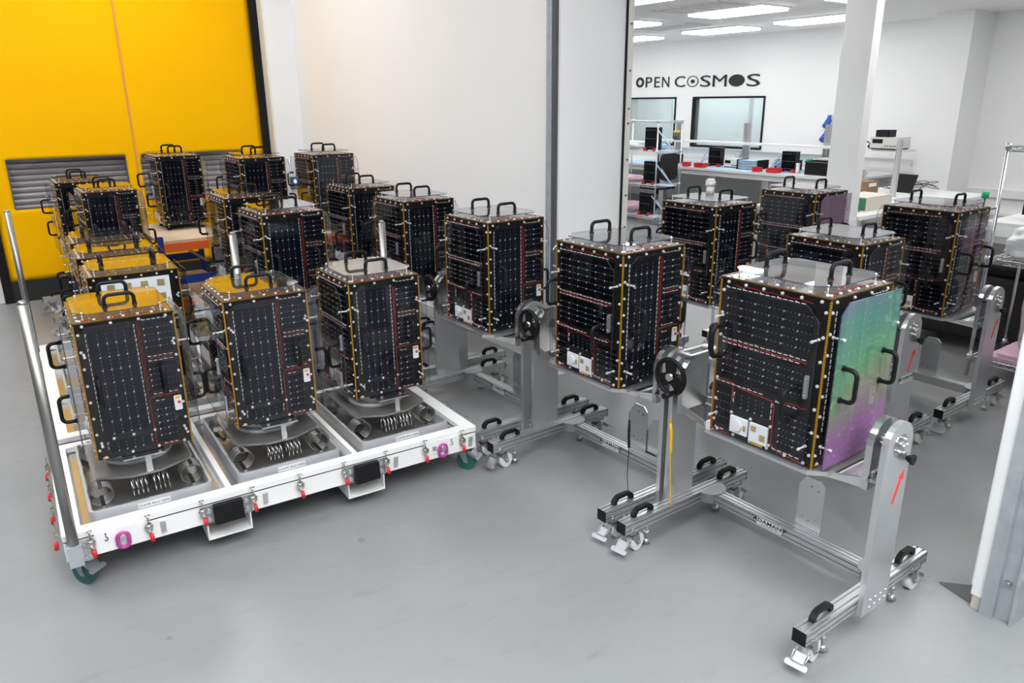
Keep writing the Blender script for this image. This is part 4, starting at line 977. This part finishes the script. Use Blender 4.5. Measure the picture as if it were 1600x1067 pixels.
# long bench along the lettering wall
t = thing('lab_bench', 'long white lab bench under the lettering wall', 'bench', (11.15, 9.0, 0))
part('worktop', MB().box(-.80, .75, -3.0, 4.2, .765, .80), 'worktop', t)
part('apron', MB().box(-.74, -.70, -3.0, 4.2, .68, .765), 'white_paint', t)
for y in (-2.9, -1.6, -.55, .6, 2.0, 3.6):
    part('leg', MB().box(-.72, -.64, y - .06, y + .06, 0, .765).box(-.62, -.58, y - .02, y + .02, 0, .765), 'alu_profile', t)
part('back_panel', MB().box(.70, .74, -3.0, 4.2, 0, .765), 'white_paint', t)
part('blue_mat', MB().box(-.70, .1, -1.9, -.2, .80, .804).box(-.70, .1, .1, 1.7, .80, .804), 'blue_mat', t)
t = thing('bench_shelf', 'raised white shelf on aluminium uprights above the lab bench', 'shelf', (11.3, 8.0, 0))
part('shelf_board', MB().box(-.18, .12, -2.4, 2.5, 1.165, 1.195), 'white_paint', t)
for y in (2.05, .50, -1.05): part('upright', profile('z', .80, 1.52, .05, y - .04), 'alu_profile', t); part('upright', profile('z', .80, 1.52, .05, y + .04), 'alu_profile', t)
part('cable_tray', MB().box(.05, .10, -2.4, 2.5, .95, 1.05), 'white_paint', t)
cubesat('small black satellite on the lab bench, nearer the rack', 10.7, 8.66, .805, .32, 'small satellites', 1)
cubesat('small black satellite on the lab bench, nearer the white column', 10.7, 7.2, .805, .32, 'small satellites', 1)
def storage_bin(label, x, y, z, m='red_box', sx=.12, sy=.2, sz=.07):
    t = thing('parts_bin', label, 'bin', (x, y, z), 0, 'red parts bins')
    part('shell', ring(rrect(-sx / 2, sx / 2, -sy / 2, sy / 2, .008, 2), rrect(-sx / 2 + .008, sx / 2 - .008, -sy / 2 + .008, sy / 2 - .008, .006, 2), 0, sz, 'z', MB()).box(-sx / 2 + .005, sx / 2 - .005, -sy / 2 + .005, sy / 2 - .005, 0, .006), m, t)
    part('lip', ring(rrect(-sx / 2 - .006, sx / 2 + .006, -sy / 2 - .006, sy / 2 + .006, .01, 2), rrect(-sx / 2, sx / 2, -sy / 2, sy / 2, .008, 2), sz - .012, sz, 'z', MB()), m, t)
storage_bin('small red bin on the lab bench, leftmost', 10.45, 9.05, .805, sy=.12); storage_bin('red bin in front of the left bench satellite', 10.45, 8.74, .805)
storage_bin('small red bin on the lab bench left of the right bench satellite', 10.45, 7.58, .805, sy=.12); storage_bin('red bin in front of the right bench satellite', 10.48, 7.30, .805)
def instrument(label, x, y, z, sx, sy, sz, m='instrument'):
    t = thing('bench_instrument', label, 'instrument', (x, y, z), 0, 'bench instruments')
    part('case', MB().box(-sx / 2, sx / 2, -sy / 2, sy / 2, .015, sz), m, t)
    part('feet', MB().box(-sx / 2 + .01, sx / 2 - .01, -sy / 2 + .01, sy / 2 - .01, 0, .015), 'black_rubber', t)
    part('display', MB().box(-sx / 2 - .004, -sx / 2, sy * .05, sy * .42, sz * .5, sz * .85), 'black_gloss', t)
    mb = MB()
    for i in range(5): mb.cyl((-sx / 2, -sy * .42 + sy * .09 * i, sz * .3), (-sx / 2 - .012, -sy * .42 + sy * .09 * i, sz * .3), .009, 8)
    part('knobs', mb, 'dark_grey', t, stuff=True); return t
instrument('white bench instrument between the two bench satellites', 10.9, 8.33, .805, .3, .32, .14)
instrument('white instrument on the bench at the column edge', 11.1, 6.75, .805, .3, .28, .22)
def rackbox(label, x, y, z, n, w):
    t = thing('board_cassette', label, 'cassette', (x, y, z), 0, 'board cassettes')
    for s in (-1, 1): part('end_plate', MB().box(-.14, .14, s * w / 2 - .012, s * w / 2 + .012, 0, .16), 'black_rubber', t)
    for i in range(n): part('board', MB().box(-.13, .13, -w / 2, w / 2, .015 + .145 * i / n, .027 + .145 * i / n), 'blue_mat' if i % 2 else 'white_panel', t)
rackbox('blue and white stacked board cassette on the bench, left', 10.75, 7.90, .805, 6, .40); rackbox('blue and white stacked board cassette on the bench, right', 11.08, 7.45, .805, 6, .30)
rackbox('stacked board cassette behind the chrome rack', 10.8, 9.75, .805, 6, .35)
def jar(label, x, y, z, r, h, m, cap):
    t = thing('container', label, 'container', (x, y, z)); part('jar', MB().cyl((0, 0, 0), (0, 0, h * .78), r, 16), m, t); part('lid', MB().cyl((0, 0, h * .78), (0, 0, h), r * 1.05, 16), cap, t)
jar('dark jar with yellow lid on the raised shelf by the chrome rack', 11.2, 9.98, 1.195, .06, .17, 'dark_grey', 'yellow_tape')
jar('dark flask with teal lid beside the white column', 10.8, 6.78 + .12, .805, .05, .22, 'dark_grey', 'green_button')
jar('small white bottle on the lab bench beside the flask', 10.7, 7.02, .805, .03, .15, 'white_panel', 'white_panel')
jar('white bottle standing on the bench behind the white instrument', 11.3, 8.62, .805, .05, .22, 'white_panel', 'white_panel')
t = thing('storage_crate', 'black open crate on the lab bench at the column edge', 'crate', (10.75, 6.64, .805)); part('shell', ring(rrect(-.15, .15, -.2, .2, .01, 2), rrect(-.135, .135, -.185, .185, .01, 2), 0, .2, 'z', MB()).box(-.14, .14, -.19, .19, 0, .01), 'black_rubber', t); part('rim', ring(rrect(-.16, .16, -.21, .21, .01, 2), rrect(-.15, .15, -.2, .2, .01, 2), .18, .2, 'z', MB()), 'dark_grey', t)
def tape(label, x, y, z, r=.05, m='yellow_tape'):
    o = part('tape_roll', MB().cyl((0, 0, 0), (0, 0, .045), r, 18).cyl((0, 0, .045), (0, 0, .0455), r * .55, 14, 1), [m, 'brown'], None, loc=(x, y, z)); tag(o, label, 'tape')
tape('yellow tape roll on the lab bench behind the cassette', 11.4, 7.75, .97 - .165)
t = thing('hand_tool_rack', 'blue tools hanging on the wall at the column edge', 'tool', (11.97, 7.35, 1.45)); part('upper_tool', MB().cyl((-.02, 0, .12), (-.12, 0, .02), .05, 10).cyl((-.02, 0, .2), (-.02, 0, 0), .03, 10), 'blue_plastic', t); part('lower_tool', MB().cyl((-.02, .03, -.12), (-.12, .03, -.2), .05, 10).cyl((-.02, .03, -.05), (-.02, .03, -.25), .03, 10), 'blue_plastic', t)
# office chair behind the rack
t = thing('office_chair', 'black office chair at the lab bench behind the chrome rack', 'chair', (9.95, 9.25, 0))
part('seat', MB().prism(rrect(-.24, .24, -.24, .24, .08, 4), .44, .50, 'z'), 'black_cloth', t); part('backrest', MB().prism(rrect(-.2, .2, .60, 1.05, .1, 5), -.27, -.22, 'y'), 'black_cloth', t)
part('back_bar', MB().tube([(0, -.1, .44), (0, -.26, .46), (0, -.29, .75)], .02, 8), 'black_rubber', t); part('column', MB().cyl((0, 0, .1), (0, 0, .44), .03, 12), 'steel_dark', t)
for i in range(5):
    a = R(72 * i); b = part('leg', MB().tube([(0, 0, .12), (.28 * math.cos(a), .28 * math.sin(a), .07)], .02, 8), 'black_rubber', t); part('castor', MB().cyl((.28 * math.cos(a), .28 * math.sin(a) - .02, .03), (.28 * math.cos(a), .28 * math.sin(a) + .02, .03), .03, 12), 'black_gloss', b)
t = thing('canister', 'white round canister standing on the doorway satellite, behind its handles', 'canister', (4.06, 3.30, 1.309)); part('jar', MB().cyl((0, 0, 0), (0, 0, .05), .026, 18), 'nylon', t); part('lid', MB().cyl((0, 0, .05), (0, 0, .085), .033, 18).cyl((0, 0, .085), (0, 0, .095), .033, 18, 0, .022), 'nylon', t)

# right part of the lab: end bench, electronics, instruments
t = thing('electronics_bench', 'cluttered white electronics bench right of the white column', 'bench', (8.5, 4.55, 0))
part('worktop', MB().box(-1.4, 1.5, -.62, .62, .765, .80), 'worktop', t)
for x in (-1.3, 1.4):
    for y in (-.55, .55): part('leg', MB().box(x - .03, x + .03, y - .03, y + .03, 0, .765), 'alu_profile', t)
part('edge_strip', MB().box(-1.41, -1.4, -.62, .62, .76, .80), 'beige', t)
part('riser_post', profile('z', .80, 1.45, .4, .0), 'alu_profile', t)
t = thing('side_table', 'low white table in front of the electronics bench', 'table', (7.3, 3.45, 0))
part('table_top', MB().box(-.35, .35, -.30, .30, .67, .70), 'worktop', t)
for x in (-.3, .3):
    for y in (-.25, .25): part('leg', MB().box(x - .02, x + .02, y - .02, y + .02, 0, .67), 'alu_profile', t)
t = thing('circuit_box', 'green circuit board module with red wires on the electronics bench', 'electronics', (7.75, 4.25, .80)); part('case', MB().box(-.25, .25, -.16, .16, 0, .14), 'beige', t); part('circuit_board', MB().box(-.26, -.25, -.15, .15, .01, .13), 'green_board', t)
for k in range(7):
    rr = random.Random(k); part('wire', MB().tube([(-.26, .1 - .03 * k, .08), (-.30, .12 - .03 * k, .10 + .02 * rr.random()), (-.34, .15 - .05 * k * rr.random(), .03), (-.36, .2 - .06 * k, .005)], .004, 5), ['redwire', 'black_rubber', 'green_board', 'yellow_tape', 'white_panel'][k % 5], t)
tag(part('cardboard_box', MB().box(-.14, .14, -.14, .14, 0, .16).box(-.08, .08, -.145, -.14, .10, .14, 1), ['brown', 'label_white'], None, loc=(8.9, 4.95, .80)), 'brown box with white label at the back of the electronics bench', 'box')
tape('yellow roll standing on the electronics bench', 8.6, 4.72, .80, .045)
t = thing('cable_tangle', 'tangle of dark cables on the electronics bench', 'cables', (9.62, 4.72, .80))
for k in range(6):
    rr = random.Random(40 + k); part('cable', MB().tube([(rr.uniform(-.3, .3), rr.uniform(-.2, .2), .01 + abs(.1 * math.sin(i * .7 + k))) if False else (.3 * math.sin(i * .5 + k), .22 * math.cos(i * .45 + 2 * k), .012 + .10 * abs(math.sin(i * .35 + k))) for i in range(14)], .005, 5), 'dark_grey', t)
t = thing('open_laptop', 'dark tilted laptop screen behind the aluminium upright', 'laptop', (9.2, 4.62, .80)); part('base', MB().box(-.10, .10, -.13, .13, 0, .02), 'worktop', t); part('screen', MB().add([(.02, -.12, .02), (.02, .12, .02), (.14, .12, .23), (.14, -.12, .23), (.032, -.12, .01), (.032, .12, .01), (.152, .12, .225), (.152, -.12, .225)], [(0, 1, 2, 3), (4, 5, 6, 7), (0, 1, 5, 4), (1, 2, 6, 5), (2, 3, 7, 6), (3, 0, 4, 7)]), 'black_gloss', t)
instrument('white analyser with a black box on top, on the far right shelf', 11.25, 5.90, 1.195, .35, .42, .17)
t = thing('black_box', 'black box standing on top of the white analyser', 'box', (11.25, 5.98, 1.365)); part('case', MB().box(-.1, .1, -.1, .1, 0, .1), 'black_rubber', t); part('front', MB().box(-.104, -.1, -.09, .09, .01, .09), 'black_gloss', t)
blob('foil_bag', 'crumpled silver foil bag on the far bench right of the column', 'bag', 10.85, 6.20, .80, .33, .36, .12, 'foil', 11)
t = thing('desk_device', 'small white device on a black pad at the far bench end', 'device', (10.6, 6.15, .80)); part('base', MB().box(-.1, .1, -.06, .06, 0, .025), 'white_panel', t); part('pad', MB().box(-.11, .11, -.07, .07, 0, .008), 'black_rubber', t)
t = thing('headset', 'black headset beside the white analyser', 'headset', (11.2, 6.24, 1.195)); part('band', MB().tube([(0, .07 * math.cos(R(a)), .03 + .07 * math.sin(R(a))) for a in range(0, 181, 15)], .009, 6), 'black_rubber', t); part('ear_pad', MB().cyl((-.02, .07, .03), (.02, .07, .03), .03, 12).cyl((-.02, -.07, .03), (.02, -.07, .03), .03, 12), 'black_rubber', t)

# right-hand rack with foam and bags
wire_rack('chrome wire rack at the right edge holding pink foam and bags', 5.58, 6.15, 1.12, 2.14, 1.60, (.16, .86, 1.60))
t = thing('foam_block', 'flat pink foam on the lowest shelf of the right rack', 'foam', (5.86, 1.6, .165)); part('lower_sheet', MB().prism(rrect(-.26, .26, -.45, .45, .03, 3), 0, .025, 'z'), 'pink_foam', t); part('upper_sheet', MB().prism(rrect(-.24, .26, -.42, .40, .03, 3), .025, .05, 'z'), 'pink_foam', t)
t = thing('foam_block', 'pink foam sheet on the middle shelf of the right rack', 'foam', (5.86, 1.41, .866)); part('lower_sheet', MB().prism(rrect(-.26, .26, -.22, .22, .03, 3), 0, .03, 'z'), 'pink_foam', t); part('upper_sheet', MB().prism(rrect(-.24, .26, -.20, .21, .03, 3), .03, .05, 'z'), 'pink_foam', t)
blob('bubble_wrap', 'tall bubble wrap parcel on the lowest shelf of the right rack', 'bubble wrap', 5.80, 1.72, .216, .40, .42, .56, 'bubble', 21, rough=.12)
blob('white_bag', 'white crumpled plastic bag on the right rack shelf', 'bag', 5.73, 1.86, .864, .32, .42, .22, 'white_bag', 22, rough=.2)
blob('wrapped_parcel', 'silver wrapped bundle on the top of the right rack', 'parcel', 5.86, 1.5, 1.605, .4, .7, .10, 'foil', 23)
blob('bubble_wrap', 'folded pink bubble wrap on the middle shelf of the right rack', 'bubble wrap', 5.9, 1.4, .918, .42, .4, .14, 'bubble', 24)
for x, y in ((5.48, 1.58), (5.50, 1.48)):
    o = part('black_rod', MB().cyl((0, 0, 0), (.06, .05, 1.55), .009, 8).cyl((0, 0, 0), (.001, .001, .03), .014, 8), 'black_rubber', None, loc=(x, y, 0)); tag(o, 'thin black rod leaning on the right wire rack, ' + ('left' if y > 1.5 else 'right'), 'rod')
t = thing('desk', 'light desk behind the right wire rack', 'desk', (8.6, 2.2, 0)); part('desk_top', MB().box(-.5, .6, -1.0, 1.0, .72, .75), 'worktop', t)
for x in (-.45, .55):
    for y in (-.95, .95): part('leg', MB().box(x - .03, x + .03, y - .03, y + .03, 0, .72), 'alu_profile', t)
t = thing('monitor', 'black box monitor on the desk behind the right rack', 'monitor', (8.5, 2.75, .75)); part('case', MB().box(-.12, .12, -.24, .24, .06, .36), 'black_rubber', t); part('screen', MB().box(-.125, -.12, -.22, .22, .08, .34), 'black_gloss', t); part('foot', MB().box(-.1, .1, -.12, .12, 0, .06), 'black_rubber', t)
t = thing('emergency_button', 'green button on a bent stalk clamped to the right wire rack', 'button', (5.40, 2.155, 1.26))
part('stalk', MB().tube([(0, 0, .02), (0, 0, -.04), (.02, -.002, -.06), (.165, -.012, -.06)], .006, 8), 'steel_dark', t); part('button', MB().cyl((0, 0, .02), (0, 0, .06), .022, 14), 'green_button', t)
t = thing('equipment_case', 'large black case on the floor behind the rightmost stand', 'case', (6.66, 2.45, 0)); part('shell', MB().prism(rrect(-.45, .45, .08, .62, .05, 4), -.6, .6, 'y'), 'black_cloth', t); part('lid', MB().prism(rrect(-.46, .46, .62, .72, .04, 4), -.61, .61, 'y'), 'black_rubber', t)
for sx in (-.35, .35):
    for sy in (-.5, .5): part('wheel', MB().cyl((sx, sy - .02, .04), (sx, sy + .02, .04), .04, 14), 'dark_grey', t)
